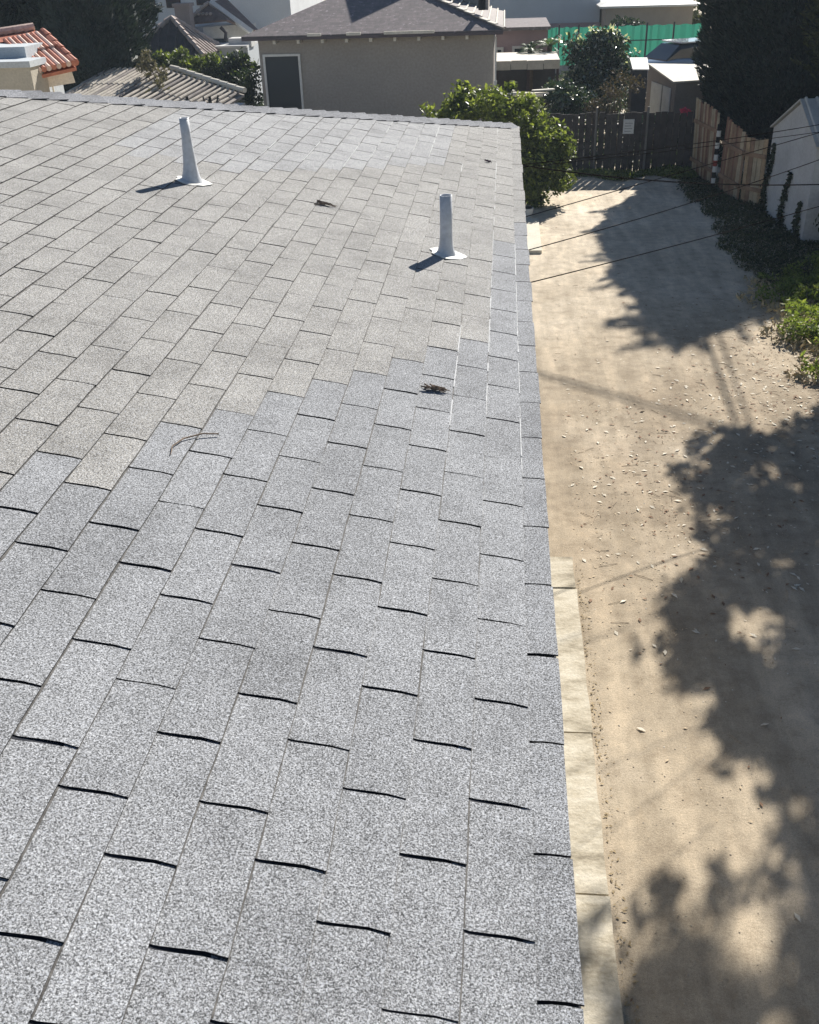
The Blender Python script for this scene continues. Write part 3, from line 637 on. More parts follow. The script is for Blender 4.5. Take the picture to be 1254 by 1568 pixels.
# ------------------------------------------------------------------ white garage on the right
M_GAR = weathered('garage_render', (.55, .56, .57), .12, 1.6, grain=25, bd=.006); M_CORR = weathered('corrugated_sheet', (.5, .5, .48), .15, 3, .5)
ga = thing('garage', 'small white rendered garage with gabled corrugated roof on the right', 'garage', (6.6, 20, 0))
mb = MB(); A = [(5.50, 18.7, 0), (5.36, 21.3, 0), (5.36, 21.3, 1.62), (5.46, 19.9, 2.27), (5.50, 18.7, 1.72)]
Bk = [(p[0] + 3, p[1] + .1, p[2]) for p in A]
mb.add(A + Bk, [(0, 1, 2, 3, 4), (9, 8, 7, 6, 5), (0, 4, 9, 5), (1, 6, 7, 2), (2, 7, 8, 3), (3, 8, 9, 4)]); mb.build('wall', M_GAR, ga)
mb = MB(); mb.slab([(5.30, 21.36, 1.64), (5.40, 19.9, 2.33), (8.5, 20, 2.33), (8.4, 21.45, 1.64)], .03); mb.build('roof_slope', M_CORR, ga)
mb = MB(); mb.slab([(5.40, 19.898, 2.33), (5.44, 18.55, 1.72), (8.6, 18.65, 1.72), (8.5, 19.998, 2.33)], .03)
for i in range(16): x = 5.5 + i * .19; mb.tube([(x, 19.88, 2.345), (x + .03, 18.56, 1.735)], .03, 6)
mb.build('roof_slope', M_CORR, ga)
for i, (y, z0, z1, n, w_) in enumerate([(21.15, .0, 1.35, 700, .12), (19.9, .05, 1.05, 450, .10), (18.95, 0, .7, 300, .1)]):
    q = np.random.default_rng(40 + i); z = z0 + (z1 - z0) * q.random(n) ** 1.3; yy = y + q.normal(0, w_, n) * (1 - z / (z1 + .4)) + .12 * np.sin(z * 4)
    tag(leaves('creeper', np.column_stack([5.40 - .03 + (21.3 - yy) * .053 - q.random(n) * .06, yy, z]), .07, .7, L_DARK, None, origin=(5.4, y, 0)), ['dark creeper climbing the far corner of the white garage', 'thin creeper on the middle of the white garage wall', 'creeper low on the near corner of the white garage'][i], 'creeper')
c_, r_ = blob([(*at(1252, 205, 20), .22, .3, .22), (*at(1262, 170, 20.5), .3, .3, .2)], 14, 31, (.1, .2))
shrub('hanging_foliage', 'dark foliage hanging over the near end of the white garage', (6.2, 19.8, 2.2), c_, r_, 90, .09, L_DARK, cat='foliage', seed=31)

# ------------------------------------------------------------------ sheds, cars and houses behind
M_TAN = weathered('tan_wall', (.36, .33, .30), .07, .8, grain=18); M_TANL = weathered('tan_shed', (.36, .30, .26), .08, 2)
M_BLUW = weathered('pale_blue_wall', (.55, .59, .62), .06, 1); M_CRM = weathered('cream_wall', (.80, .82, .83), .06, 1); M_PNKW = weathered('dusty_pink_wall', (.40, .30, .31), .1, 2)
M_GLASS = mat('dark_glass', (.02, .028, .035), .12, .6); M_SCREEN = mat('window_screen', (.035, .042, .05), .5, .3)
M_PALE = weathered('bleached_boards_and_glare', (.72, .68, .6), .12, 6)
def shingle_mat(name, c1, c2, s=7):
    m = mat(name, c1, .9, .2); b = nd(m, 'ShaderNodeTexBrick'); b.inputs['Scale'].default_value = s; b.inputs['Mortar Size'].default_value = .012
    for i, c in ((1, c1), (2, c2), (3, tuple(q * .5 for q in c1))): b.inputs[i].default_value = (*c, 1)
    b.inputs['Brick Width'].default_value = 1.6; b.inputs['Row Height'].default_value = .9
    mp = coords(m, (1, 1, 1.2)); lk(m, mp, b.inputs['Vector'])
    sp = ramp(m, noise(m, 9, 2, .6), [(.3, (.8, .8, .8)), (.62, (1.05, 1, 1)), (.72, (1.9, 1.9, 1.95))]); basec(m, mixc(m, b.outputs[0], sp, 1.0)); return m
M_SHG = shingle_mat('mauve_shingle_roof', (.19, .175, .18), (.24, .215, .22))
tb = thing('house', 'tan stucco house with mauve hip roof and dark screened window', 'house', (-3.2, 30, 0))
mb = MB(); mb.span((-6.17, 27, 0), (-.25, 33, 3.03)); mb.build('wall', M_TAN, tb)
x0, x1, y0, y1, ze2 = -6.5, -.02, 26.62, 33.4, 3.12; hrun = (x1 - x0) / 2 - .6; zt = ze2 + hrun * .36
mb = MB(); P = [(x0, y0, ze2), (x1, y0, ze2), (x1, y1, ze2), (x0, y1, ze2)]; ra, rb = (x0 + hrun, y0 + hrun, zt), (x1 - hrun, y0 + hrun, zt)
mb.slab([P[0], P[1], rb, ra], .06); mb.slab([P[1], P[2], rb], .06); mb.slab([P[2], P[3], ra, rb], .06); mb.slab([P[3], P[0], ra], .06); mb.build('roof', M_SHG, tb)
mb = MB(); mb.span((x0 + .01, y0 - .03, ze2 - .10), (x1 - .01, y0 - .005, ze2 - .03)); mb.build('fascia', weathered('mauve_trim', (.12, .10, .11), .1), tb)
for i in range(9):
    X_ = at(420 + i * 36.9, 57 - i * .9, 26.75)[0]; mb = MB(); mb.span((X_ - .035, 26.66, 2.93), (X_ + .035, 26.99, 3.02)); mb.build('rafter_tail', M_PALE, tb)
for a, b in ((470, 491), (530, 552), (588, 665)):
    A_ = at(a, 49, 26.6); B_ = at(b, 47, 26.6); mb = MB(); mb.span((A_[0], 26.565, ze2 - .03), (B_[0], 26.62, ze2 + .035)); mb.build('gutter_piece', M_PALE, tb)
fr = MB(); wx0, wx1, wz0, wz1 = -6.08, -5.12, .9, 2.68
for a in [((wx0, 26.95, wz0), (wx0 + .055, 26.999, wz1)), ((wx1 - .055, 26.95, wz0), (wx1, 26.999, wz1)), ((wx0 + .055, 26.95, wz1 - .055), (wx1 - .055, 26.999, wz1)), ((wx0 + .055, 26.95, wz0), (wx1 - .055, 26.999, wz0 + .055))]: fr.span(*a)
wf = fr.build('window_frame', M_WHITE, tb); mb = MB(); mb.span((wx0 + .05, 26.97, wz0 + .05), (wx1 - .05, 26.985, wz1 - .05)); mb.build('pane', M_SCREEN, wf)
mb = MB(); mb.tube([(-.2, 26.94, 2.95), (-.2, 26.94, 1.9)], .022, 6); mb.tube([(-.2, 26.93, 1.95), (-.2, 26.93, 0)], .04, 8); mb.build('downpipe', M_WHITE, tb)
# sun glare put into colour: paler slope, near-white course edges and hip caps
M_CRS = weathered('sunlit_shingle', (.34, .31, .30), .2, 8); nn = 13
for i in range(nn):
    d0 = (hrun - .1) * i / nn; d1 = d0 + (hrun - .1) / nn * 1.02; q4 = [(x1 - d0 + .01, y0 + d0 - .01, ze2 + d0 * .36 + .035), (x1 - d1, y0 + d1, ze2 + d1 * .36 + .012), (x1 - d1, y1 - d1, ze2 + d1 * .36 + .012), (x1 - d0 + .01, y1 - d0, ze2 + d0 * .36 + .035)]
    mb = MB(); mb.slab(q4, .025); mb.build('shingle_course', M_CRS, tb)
    mb = MB(); mb.tube([(x1 - d0 + .015, y0 + d0 + .02, ze2 + d0 * .36 + .045), (x1 - d0 + .015, y1 - d0, ze2 + d0 * .36 + .045)], .022, 6); mb.build('lit_course_edge', M_PALE, tb)
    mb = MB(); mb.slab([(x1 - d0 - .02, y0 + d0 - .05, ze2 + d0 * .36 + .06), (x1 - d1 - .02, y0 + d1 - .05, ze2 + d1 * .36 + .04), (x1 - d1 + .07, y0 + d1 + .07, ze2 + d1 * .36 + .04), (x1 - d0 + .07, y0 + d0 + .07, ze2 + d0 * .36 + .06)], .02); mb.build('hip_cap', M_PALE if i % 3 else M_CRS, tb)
mb = MB(); v_ = at(738, 5, 27.6); mb.tube([v_ + [0, 0, -.15], v_ + [0, 0, .25]], .09, 8); mb.build('roof_vent', M_DARK, tb)
# unseen gabled block added above the roof to cast a triangular shadow
t_ = 5.0; apx = at(540, 32, 26.62 + .62)
ux, uy, uz = apx + SL * t_
mb = MB(); hw, hb = 1.9, 1.05
G0 = [(ux - hw, uy, uz - hb), (ux + hw, uy, uz - hb), (ux, uy, uz)]; G1 = [(p[0], p[1] + 3, p[2]) for p in G0]
G0b = [(ux - hw, uy, 3), (ux + hw, uy, 3)]; G1b = [(p[0], p[1] + 3, 3) for p in G0b]
mb.add(G0 + G1 + G0b + G1b, [(0, 6, 7, 1, 2), (3, 5, 4, 9, 8), (0, 2, 5, 3), (2, 1, 4, 5), (6, 0, 3, 8), (1, 7, 9, 4)]); mb.build('shadow_gable', M_TAN, tb)

def simple_house(name, label, x0, x1, y0, y1, h, wallm, cat='building', roofm=None, rh=0, oh=.25, par=None):
    t = thing(name, label, cat, ((x0 + x1) / 2, (y0 + y1) / 2, 0)); mb = MB(); mb.span((x0, y0, 0), (x1, y1, h)); mb.build('wall', wallm, t)
    if roofm:
        X0, X1, Y0, Y1 = x0 - oh, x1 + oh, y0 - oh, y1 + oh; hr = min(X1 - X0, Y1 - Y0) / 2; P = [(X0, Y0, h), (X1, Y0, h), (X1, Y1, h), (X0, Y1, h)]
        if X1 - X0 > Y1 - Y0: ra, rb = (X0 + hr, Y0 + hr, h + rh), (X1 - hr, Y0 + hr, h + rh)
        else: ra = rb = None; ra, rb = (X0 + hr, Y0 + hr, h + rh), (X0 + hr + .01, Y1 - hr, h + rh)
        mb = MB()
        if X1 - X0 > Y1 - Y0: mb.slab([P[0], P[1], rb, ra], .08); mb.slab([P[1], P[2], rb], .08); mb.slab([P[2], P[3], ra, rb], .08); mb.slab([P[3], P[0], ra], .08)
        else: mb.slab([P[0], P[1], ra], .08); mb.slab([P[1], P[2], rb, ra], .08); mb.slab([P[2], P[3], rb], .08); mb.slab([P[3], P[0], ra, rb], .08)
        mb.build('roof', roofm, t)
    return t
def window(t, x0, x1, z0, z1, y, fm=M_WHITE, gm=M_GLASS, fw=.08, mull=0):
    mb = MB(); mb.span((x0, y - .06, z0), (x0 + fw, y - .001, z1)); mb.span((x1 - fw, y - .06, z0), (x1, y - .001, z1)); mb.span((x0 + fw, y - .06, z1 - fw), (x1 - fw, y - .001, z1)); mb.span((x0 + fw, y - .06, z0), (x1 - fw, y - .001, z0 + fw))
    for k in range(mull): z = z0 + (z1 - z0) * (k + 1) / (mull + 1); mb.span((x0 + fw, y - .055, z - .02), (x1 - fw, y - .002, z + .02))
    f = mb.build('window_frame', fm, t); mb = MB(); mb.span((x0 + fw * .9, y - .03, z0 + fw * .9), (x1 - fw * .9, y - .012, z1 - fw * .9)); mb.build('pane', gm, f)
M_BROWN = weathered('brown_trim', (.09, .06, .06), .2)
M_SHUT = weathered('dark_shutter', (.07, .065, .07), .2)
wb = simple_house('building', 'tall cream building behind the dark pyramid roof', -15.2, -8.2, 42, 50, 7, M_CRM)
for a, b, z0, z1 in ((211, 233, 25, -30), (256, 271, 12, -40), (302, 318, 8, -40)):
    A_ = at(a, z0, 42); B_ = at(b, z1, 42); window(wb, A_[0], B_[0] if B_[0] > A_[0] + .4 else A_[0] + .8, A_[2], B_[2], 42, M_BROWN, M_SHUT, .07, 4)
M_STC = weathered('pinkish_stucco', (.42, .35, .33), .1, 2)
ch = thing('chimney', 'square pinkish stucco chimney rising beside the pyramid roof', 'chimney', (-11.1, 38.2, 0))
a_, b_ = at(269, 30, 38), at(288, 5, 38); mb = MB(); mb.span((a_[0], 38, 0), (b_[0], 38.5, b_[2] - .1)); mb.build('shaft', M_STC, ch); mb = MB(); mb.span((a_[0] - .05, 37.95, b_[2] - .099), (b_[0] + .05, 38.55, b_[2])); mb.build('cap', M_STC, ch)
# pyramid roof
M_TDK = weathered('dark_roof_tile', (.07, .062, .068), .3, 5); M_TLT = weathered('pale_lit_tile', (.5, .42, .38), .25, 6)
M_TRD = weathered('red_clay_tile', (.52, .20, .13), .25, 5, .6); M_TRW = weathered('bleached_clay_tile', (.72, .54, .46), .2, 6, .6)
py = thing('tiled_turret', 'dark tiled pyramid roof with pale hip tiles, left of centre', 'turret', (-11.4, 36, 0))
pk = at(262, 28, 36.2); e_ = 1.35; zb = at(262, 84, 36)[2]; cs4 = [(pk[0] - e_, pk[1] - e_), (pk[0] + e_, pk[1] - e_), (pk[0] + e_, pk[1] + e_), (pk[0] - e_, pk[1] + e_)]
mb = MB(); mb.span((pk[0] - e_ + .2, pk[1] - e_ + .2, 0), (pk[0] + e_ - .2, pk[1] + e_ - .2, zb - .01)); mb.build('wall', M_CRM, py)
mb = MB()
for i in range(4): a, b = cs4[i], cs4[(i + 1) % 4]; mb.slab([(*a, zb), (*b, zb), tuple(pk)], .05)
mb.build('roof', M_TDK, py)
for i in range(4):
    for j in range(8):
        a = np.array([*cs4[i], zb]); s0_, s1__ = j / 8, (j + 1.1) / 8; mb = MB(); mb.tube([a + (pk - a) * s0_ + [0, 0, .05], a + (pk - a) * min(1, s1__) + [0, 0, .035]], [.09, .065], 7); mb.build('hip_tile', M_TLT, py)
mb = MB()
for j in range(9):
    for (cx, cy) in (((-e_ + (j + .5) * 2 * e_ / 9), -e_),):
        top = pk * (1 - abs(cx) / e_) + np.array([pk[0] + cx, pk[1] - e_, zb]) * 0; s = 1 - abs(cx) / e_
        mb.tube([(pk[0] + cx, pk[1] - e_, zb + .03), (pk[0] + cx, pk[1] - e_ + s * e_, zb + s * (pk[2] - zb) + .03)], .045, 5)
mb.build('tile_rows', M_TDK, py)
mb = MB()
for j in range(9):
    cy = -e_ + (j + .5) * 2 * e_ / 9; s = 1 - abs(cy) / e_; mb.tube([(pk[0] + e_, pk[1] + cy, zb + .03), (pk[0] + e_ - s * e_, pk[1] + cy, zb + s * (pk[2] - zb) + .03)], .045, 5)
mb.build('tile_rows', M_TLT, py)  # sun-facing rows use the pale tile, sunlight put into their colour
# brown gabled roof and white wall right of the pyramid
gh = thing('house', 'jumbled house with brown gable and bright white wall, left of the tan house', 'house', (-10, 40, 0))
Yg = 38.5
mb = MB(); A_ = at(285, 36, Yg); B_ = at(348, 30, Yg); T_ = at(320, 5, Yg + .6); D_ = at(352, 8, Yg + 1.5)
mb.slab([A_, B_, T_], .08); mb.slab([B_, at(400, 50, Yg + 1.2), at(345, -4, Yg + 2.5), T_], .08); mb.build('roof', weathered('brown_roof', (.2, .15, .14), .3, 5), gh)
for j in range(6):
    s0_, s1__ = j / 6, (j + 1.1) / 6; mb = MB(); mb.tube([A_ + (T_ - A_) * s0_ + [0, -.03, .05], A_ + (T_ - A_) * min(1, s1__) + [0, -.03, .04]], [.07, .05], 6); mb.build('verge_tile', M_TLT, gh)
mb = MB(); a_ = at(287, 38, Yg + .1); b_ = at(316, 90, Yg + .1); c_w = at(352, 40, Yg + .1); mb.span((a_[0], Yg + .12, 0), (b_[0], Yg + 2.5, a_[2] - .08)); mb.build('wall', M_BLUW, gh)
mb = MB(); mb.add([(b_[0] + .002, Yg + .12, 0), (c_w[0] + .6, Yg + 1.6, 0), (c_w[0] + .6, Yg + 1.6, a_[2] - .1), (b_[0] + .002, Yg + .12, a_[2] - .1), (b_[0] + .002, Yg + 2.5, 0), (b_[0] + .002, Yg + 2.5, a_[2] - .1)], [(0, 1, 2, 3), (1, 4, 5, 2), (3, 2, 5)]); mb.build('wall', M_WHITE, gh)
mb = MB(); t0_, t1_ = at(322, 3, Yg + .5), at(386, 50, Yg + .2); mb.tube([t0_, t1_], .11, 4); mb.build('bargeboard', M_WHITE, gh)
mb = MB(); w0_ = at(322, 66, Yg - .3); w1_ = at(346, 59, Yg - .3); mb.span((w0_[0], Yg - .3, w0_[2]), (w1_[0], Yg + .05, w1_[2])); mb.build('window', M_GLASS, gh)
for j in range(4):
    v_ = at(305 + j * 6, 21, Yg + .25); mb = MB(); mb.tube([v_ + [0, -.12, 0], v_ + [0, .1, 0]], .05, 7); mb.build('roof_vent', M_TLT, gh)
mb = MB(); a_ = at(313, 72, Yg - 1); b_ = at(385, 72, Yg - 1); mb.span((a_[0], Yg - 1.6, 0), (b_[0], Yg + .1, a_[2])); mb.build('lower_wall', M_BLUW, gh)
mb = MB(); mb.span((a_[0] - .1, Yg - 1.7, a_[2] + .002), (b_[0], Yg + .08, a_[2] + .07)); mb.build('parapet', M_WHITE, gh)
mb = MB(); c1_ = at(345, 62, Yg - .8); mb.tube([c1_, c1_ + [.05, 0, .25], c1_ + [-.12, 0, .42]], .06, 8); mb.build('bent_flue', M_TDK, gh)
mb = MB(); c1_ = at(375, 66, Yg - .9); mb.span(c1_ - [.5, .3, .1], c1_ + [.3, .3, .18]); mb.build('rooftop_box', M_WHITE, gh)
bh = simple_house('house', 'distant house with salmon roof at the top edge, left of the tan house', *(at(335, 40, 52)[0], at(395, 40, 52)[0]), 52, 58, at(350, 12, 52)[2], M_BLUW, 'house', weathered('salmon_roof', (.5, .33, .28), .2), .8)
window(bh, at(400, 20, 51)[0] - .5, at(420, 20, 51)[0], 1.5, 2.4, 51.95)

# low pale tiled roof in front of the left shrubs
M_TPL = weathered('sunbleached_tile', (.58, .53, .46), .25, 5); M_TGR = weathered('grey_tile', (.32, .29, .27), .3, 5)
lt = thing('outbuilding', 'low outbuilding with pale sun-bleached tiled roof below the shrubs', 'outbuilding', (-8, 25, 0))
RA, RB, RC, RD = at(150, 92, 26.6), at(262, 106, 26.4), at(374, 142, 24.8), at(150, 190, 22.6)
RC2 = at(330, 178, 23.2)
npl = np.cross(RC - RB, RC2 - RB)
def onpl(x, y): d = ray(x, y); return CAM + d * (npl @ (RB - CAM)) / (npl @ d)
mb = MB(); mb.slab([onpl(255, 104) - [0, 0, .04], onpl(374, 142) - [0, 0, .04], onpl(342, 162) - [0, 0, .04], onpl(330, 190) - [0, 0, .04], onpl(150, 190) - [0, 0, .04], onpl(150, 130) - [0, 0, .04]], .05); mb.build('roof', M_TGR, lt)
for i in range(26):
    s = (i + .5) / 26; px_, py_ = 165 + 205 * s, (104 + (142 - 104) * max(0, (165 + 205 * s - 252) / 118)) + 1
    for k in range(2):
        u0, u1 = k * .5, k * .5 + .52; L_ = 84 if s < .85 else 84 * (1.05 - s) / .2
        mb = MB(); mb.tube([onpl(px_ - L_ * u0, py_ + L_ * .58 * u0) + [0, 0, .01], onpl(px_ - L_ * u1, py_ + L_ * .58 * u1) + [0, 0, .02]], [.028, .034], 6); mb.build('tile', M_TPL if (i * 7 + k * 3) % 5 else M_TGR, lt)
for k in range(9):
    p, q_ = RB + (RC - RB) * k / 9, RB + (RC - RB) * (k + 1.1) / 9; mb = MB(); mb.tube([p + [0, 0, .05], q_ + [0, 0, .06]], [.055, .065], 7); mb.build('hip_tile', M_PALE, lt)
mb = MB(); mb.span((RD[0] + .4, RD[1] + .6, 0), (RC[0] - .35, RB[1] - .2, RC[2] - .4)); mb.build('wall', M_CRM, lt)
for i, px_ in enumerate((287, 322)):
    c1_ = at(px_, 156, 23.9); mb = MB(); mb.tube([c1_ - [0, 0, .12], c1_ + [0, 0, .12]], [.05, .03], 7)
    if i: mb.tube([c1_ + [.12, 0, -.1], c1_ + [.2, 0, .14]], .02, 5); mb.tube([c1_ + [-.12, 0, -.1], c1_ + [-.16, 0, .12]], .02, 5)
    tag(mb.build('roof_stub', M_DARK), ['single small dark stub on the pale tiled roof', 'forked dark stub on the pale tiled roof'][i], 'stub')

# red tiled roof at the left edge
rh = thing('building', 'building with lit red clay barrel-tile roof at the left edge', 'building', (-6.3, 13.5, 0))
A_, B_, C_, D_ = at(4, 64, 13.6), at(66, 50, 14.0), at(116, 99, 13.1), at(48, 114, 12.7)
mb = MB(); mb.slab([A_ - [0, 0, .03], B_ - [0, 0, .03], C_ - [0, 0, .03], D_ - [0, 0, .03]], .04); mb.build('roof_deck', M_TRD, rh)
for i in range(9):
    s = (i + .5) / 9; a = A_ + (B_ - A_) * s; b = D_ + (C_ - D_) * s
    for k in range(2):
        p, q_ = a + (b - a) * (k / 2), a + (b - a) * ((k + 1.05) / 2); mb = MB(); mb.tube([p + [0, 0, .015], q_ + [0, 0, .035]], [.026, .034], 8); mb.build('tile', M_TRW if i % 2 else M_TRD, rh)
E_, F_ = at(-40, 58, 13.9), at(52, 44, 14.3); mb = MB(); mb.slab([E_ - [.0, 0, .02], F_ - [0, 0, .02], B_, A_, at(-40, 72, 13.4)], .04); mb.build('roof_deck', M_TRD, rh)
for i in range(6):
    p, q_ = E_ + (F_ - E_) * i / 6, E_ + (F_ - E_) * (i + 1.05) / 6; mb = MB(); mb.tube([p + [0, 0, .02], q_ + [0, 0, .03]], [.055, .045], 8); mb.build('ridge_tile', weathered('orange_tile', (.6, .3, .17), .2) if i == 0 else M_TRW, rh)
for i in range(5):
    p, q_ = B_ + (C_ - B_) * i / 5, B_ + (C_ - B_) * (i + 1.05) / 5; mb = MB(); mb.tube([p + [0, 0, .02], q_ + [0, 0, .03]], [.04, .045], 8); mb.build('hip_tile', M_TRD, rh)
mb = MB(); a_, b_ = at(-60, 60, 13.3), at(42, 105, 12.9); mb.span((a_[0], 12.95, 2), (at(44, 105, 12.95)[0], 13.9, at(20, 72, 12.95)[2])); mb.build('wall', M_BLUW, rh)
a_, b_ = at(-60, 100, 12.5), at(45, 100, 12.5); zt_ = at(20, 94, 12.5)[2]
mb = MB(); mb.span((a_[0], 12.5, 0), (b_[0], 12.94, zt_ - .07)); mb.build('lower_wall', M_STUC, rh); mb = MB(); mb.span((a_[0], 12.47, zt_ - .069), (b_[0] + .02, 12.96, zt_)); mb.build('parapet', M_BLUW, rh)
mb = MB(); a_, b_ = at(48, 118, 12.9), at(108, 108, 13.3); mb.slab([a_, b_, b_ + [0, .05, -.14], a_ + [0, .05, -.14]], .03); mb.build('eave_board', M_PALE, rh)
for px_ in (70, 78):
    c1_ = at(px_, 118, 13.3); mb = MB(); mb.tube([c1_, c1_ * [1, 1, 0]], .012, 6); mb.build('pole', M_PALE, rh)

# right background
bb = simple_house('building', 'long pale grey-blue building at the top, right of the tan house', -3.0, 4.25, 50, 58, 6, M_BLUW); mb = MB(); mb.span((-3.02, 49.9, 0), (4.27, 49.99, at(840, 36, 50)[2])); mb.build('base_band', M_PNKW, bb)
th_ = simple_house('house', 'tan house with white eave corner above the green mesh', at(927, 30, 48)[0], at(1060, 30, 48)[0], 48, 55, at(940, 9, 48)[2], weathered('warm_tan', (.40, .34, .27), .08), 'house', M_WHITE, .7, .3)
pb = simple_house('building', 'low dusty pink building with white-framed windows behind the beam', -1.2, 1.42, 36, 40, at(800, 46, 36)[2], M_PNKW)
mb = MB(); mb.span((-1.3, 35.8, at(800, 46, 36)[2] + .001), (1.5, 40.1, at(800, 46, 36)[2] + .1)); mb.build('roof', M_SHG, pb)
window(pb, at(784, 80, 36)[0], at(812, 80, 36)[0], at(800, 94, 36)[2], at(800, 70, 36)[2], 36); window(pb, at(758, 80, 36)[0], at(771, 80, 36)[0], at(765, 92, 36)[2], at(765, 72, 36)[2], 36)
cp = thing('carport', 'carport with long pale flat roof edge and dark opening', 'carport', (.7, 33, 0)); a_, b_ = at(757, 94, 32), at(858, 92, 32); zt_ = a_[2]; zb_ = at(800, 107, 32)[2]
for i in range(4): mb = MB(); l_ = (b_[0] - a_[0]) / 4; mb.span((a_[0] + i * l_ + .008, 32, zb_ + (i % 2) * .01), (a_[0] + (i + 1) * l_ - .008, 32.06, zt_ + (i % 2) * .01)); mb.build('fascia_board', M_PALE, cp)
mb = MB(); mb.span((a_[0], 32.061, zt_ - .1), (b_[0], 34.8, zt_ - .02)); mb.build('roof', M_PALE, cp)
mb = MB(); mb.span((a_[0], 34.7, 0), (b_[0], 34.8, zt_ - .1)); mb.build('back_wall', M_SHUT, cp)
for x in (a_[0] + .05, (a_[0] + b_[0]) / 2, b_[0] - .1): mb = MB(); mb.span((x, 32.1, 0), (x + .08, 32.18, zt_ - .1)); mb.build('post', M_BROWN, cp)
# planks leaning in the yard
pl = thing('plank_stack', 'pile of bleached planks behind the green corner bush', 'planks', (.9, 26, 0)); qp = random.Random(8)
for i in range(7):
    a_ = at(778 + i * 9, 150 + qp.uniform(-6, 8) - i * 1.5, 26); mb = MB(); mb.box(a_, (.55, .14, .03), qp.uniform(-.5, .5), R=None); mb.build('plank', M_PALE, pl)
mb = MB(); mb.span((.2, 25.9, 0), (1.7, 26.5, .9)); mb.build('pallet_crate', M_BROWN, pl)
# palms
def palm(label, x, Y, ztop, seed, s=1.0):
    q = random.Random(seed); c = np.array([at(x, 60, Y)[0], Y, ztop]); t = thing('palm_tree', label, 'palm', (c[0], Y, 0), 'small palms before the pink building')
    mb = MB(); mb.tube([(c[0], Y, 0), (c[0] + .03, Y, ztop * .6), tuple(c)], [.13, .10, .08], 9); mb.build('trunk', M_BARK, t)
    for k in range(15):
        a = k * 2.4; el = q.uniform(.1, 1.2); L = s * q.uniform(.7, .95); pts = [c + np.array([math.cos(a) * math.cos(el) * L * u_, math.sin(a) * math.cos(el) * L * u_, math.sin(el) * L * u_ - .55 * L * u_ * u_]) for u_ in np.linspace(0, 1, 9)]
        mb = MB(); mb.tube(pts, .008, 4)
        for i in range(1, 9):
            d = pts[i] - pts[i - 1]; d /= np.linalg.norm(d); sd = np.cross(d, [0, 0, 1]); sd /= np.linalg.norm(sd) + 1e-9
            for sg_ in (-1, 1):
                for sub in (0, .5):
                    p0 = pts[i - 1] + (pts[i] - pts[i - 1]) * sub; tip = p0 + (sd * sg_ * .8 + d * .6 + [0, 0, -.25]) * .26 * s * (1.1 - i / 12); mb.add([p0 - d * .014, p0 + d * .014, tip], [(0, 1, 2)])
        mb.build('frond', L_PALM, t)
palm('left small pale palm in front of the pink building', 812, 34.6, 1.95, 1, .8); palm('right small palm beside the green mesh', 842, 34.8, 2.05, 2, .9)
# green mesh fence
M_MESH = mat('green_mesh', (.03, .14, .10), .8, .2); tr = nd(M_MESH, 'ShaderNodeBsdfTranslucent'); tr.inputs[0].default_value = (.03, .19, .13, 1); ms = nd(M_MESH, 'ShaderNodeMixShader'); ms.inputs[0].default_value = .5
lk(M_MESH, M_MESH.node_tree.nodes['Principled BSDF'].outputs[0], ms.inputs[1]); lk(M_MESH, tr.outputs[0], ms.inputs[2]); lk(M_MESH, ms.outputs[0], M_MESH.node_tree.nodes['Material Output'].inputs['Surface'])
gf = thing('mesh_fence', 'long green screening mesh on dark posts across the back yards', 'fence', (4.5, 42, 0)); pxs = [832, 856, 886, 945, 990, 1031, 1078]; zt_ = at(900, 41, 42)[2]
for a, b in zip(pxs[:-1], pxs[1:]):
    xa, xb = at(a, 50, 42)[0] + .03, at(b, 50, 42)[0] - .03; mb = MB(); n = 10
    vs = [(xa + (xb - xa) * i / n, 42 + .03 * math.sin(i * 1.9 + a), zt_ - j * .66 - (.02 * math.sin(i * 1.3) if j == 0 else 0)) for j in range(3) for i in range(n + 1)]
    mb.add(vs, [(j * (n + 1) + i, j * (n + 1) + i + 1, (j + 1) * (n + 1) + i + 1, (j + 1) * (n + 1) + i) for j in range(2) for i in range(n)]); mb.build('mesh_panel', M_MESH, gf)
for a in pxs: xa = at(a, 50, 42)[0]; mb = MB(); mb.tube([(xa, 41.93, 0), (xa, 41.93, zt_ + .1)], .03, 6); mb.build('post', M_SHUT, gf)
mb = MB(); mb.tube([(at(832, 50, 42)[0], 41.92, zt_ - .5), (at(1078, 50, 42)[0], 41.92, zt_ - .5)], .02, 6); mb.build('rail', M_SHUT, gf)
# white-topped kiosk and gabled garden shed
ks = thing('shed', 'narrow dark shed with small white flat roof', 'shed', (3.8, 29.5, 0)); a_, b_ = at(967, 100, 29), at(994, 100, 29)
mb = MB(); mb.span((a_[0] + .06, 29.05, 0), (b_[0] - .02, 29.7, at(980, 107, 29)[2] - .01)); mb.build('wall', M_SHUT, ks)
mb = MB(); mb.slab([at(969, 106, 29), at(994, 106, 29), at(991, 88, 29.6), at(964, 88, 29.6)], .03); mb.build('roof', M_WHITE, ks)
gs = thing('shed', 'garden shed with pale sunlit roof and white side door behind the back fence', 'shed', (4.8, 30.5, 0))
LA, LB_, LC = at(992, 112, 31.6), at(1035, 125, 29.2), at(1100, 125, 29.6); LD = LA + (LC - LB_)
z_ = LB_[2]; LA[2] = z_ + .02; LD[2] = z_ + .0; LC[2] = z_
mb = MB(); b4 = [(p[0], p[1], 0) for p in (LA, LB_, LC, LD)]; t4 = [tuple(p) for p in (LA, LB_, LC, LD)]; rA = (LA + LB_) / 2 + [0, 0, .42]
mb.add(b4 + t4, [(0, 1, 5, 4), (1, 2, 6, 5), (2, 3, 7, 6), (3, 0, 4, 7), (4, 5, 6, 7)]); mb.build('wall', M_TANL, gs)
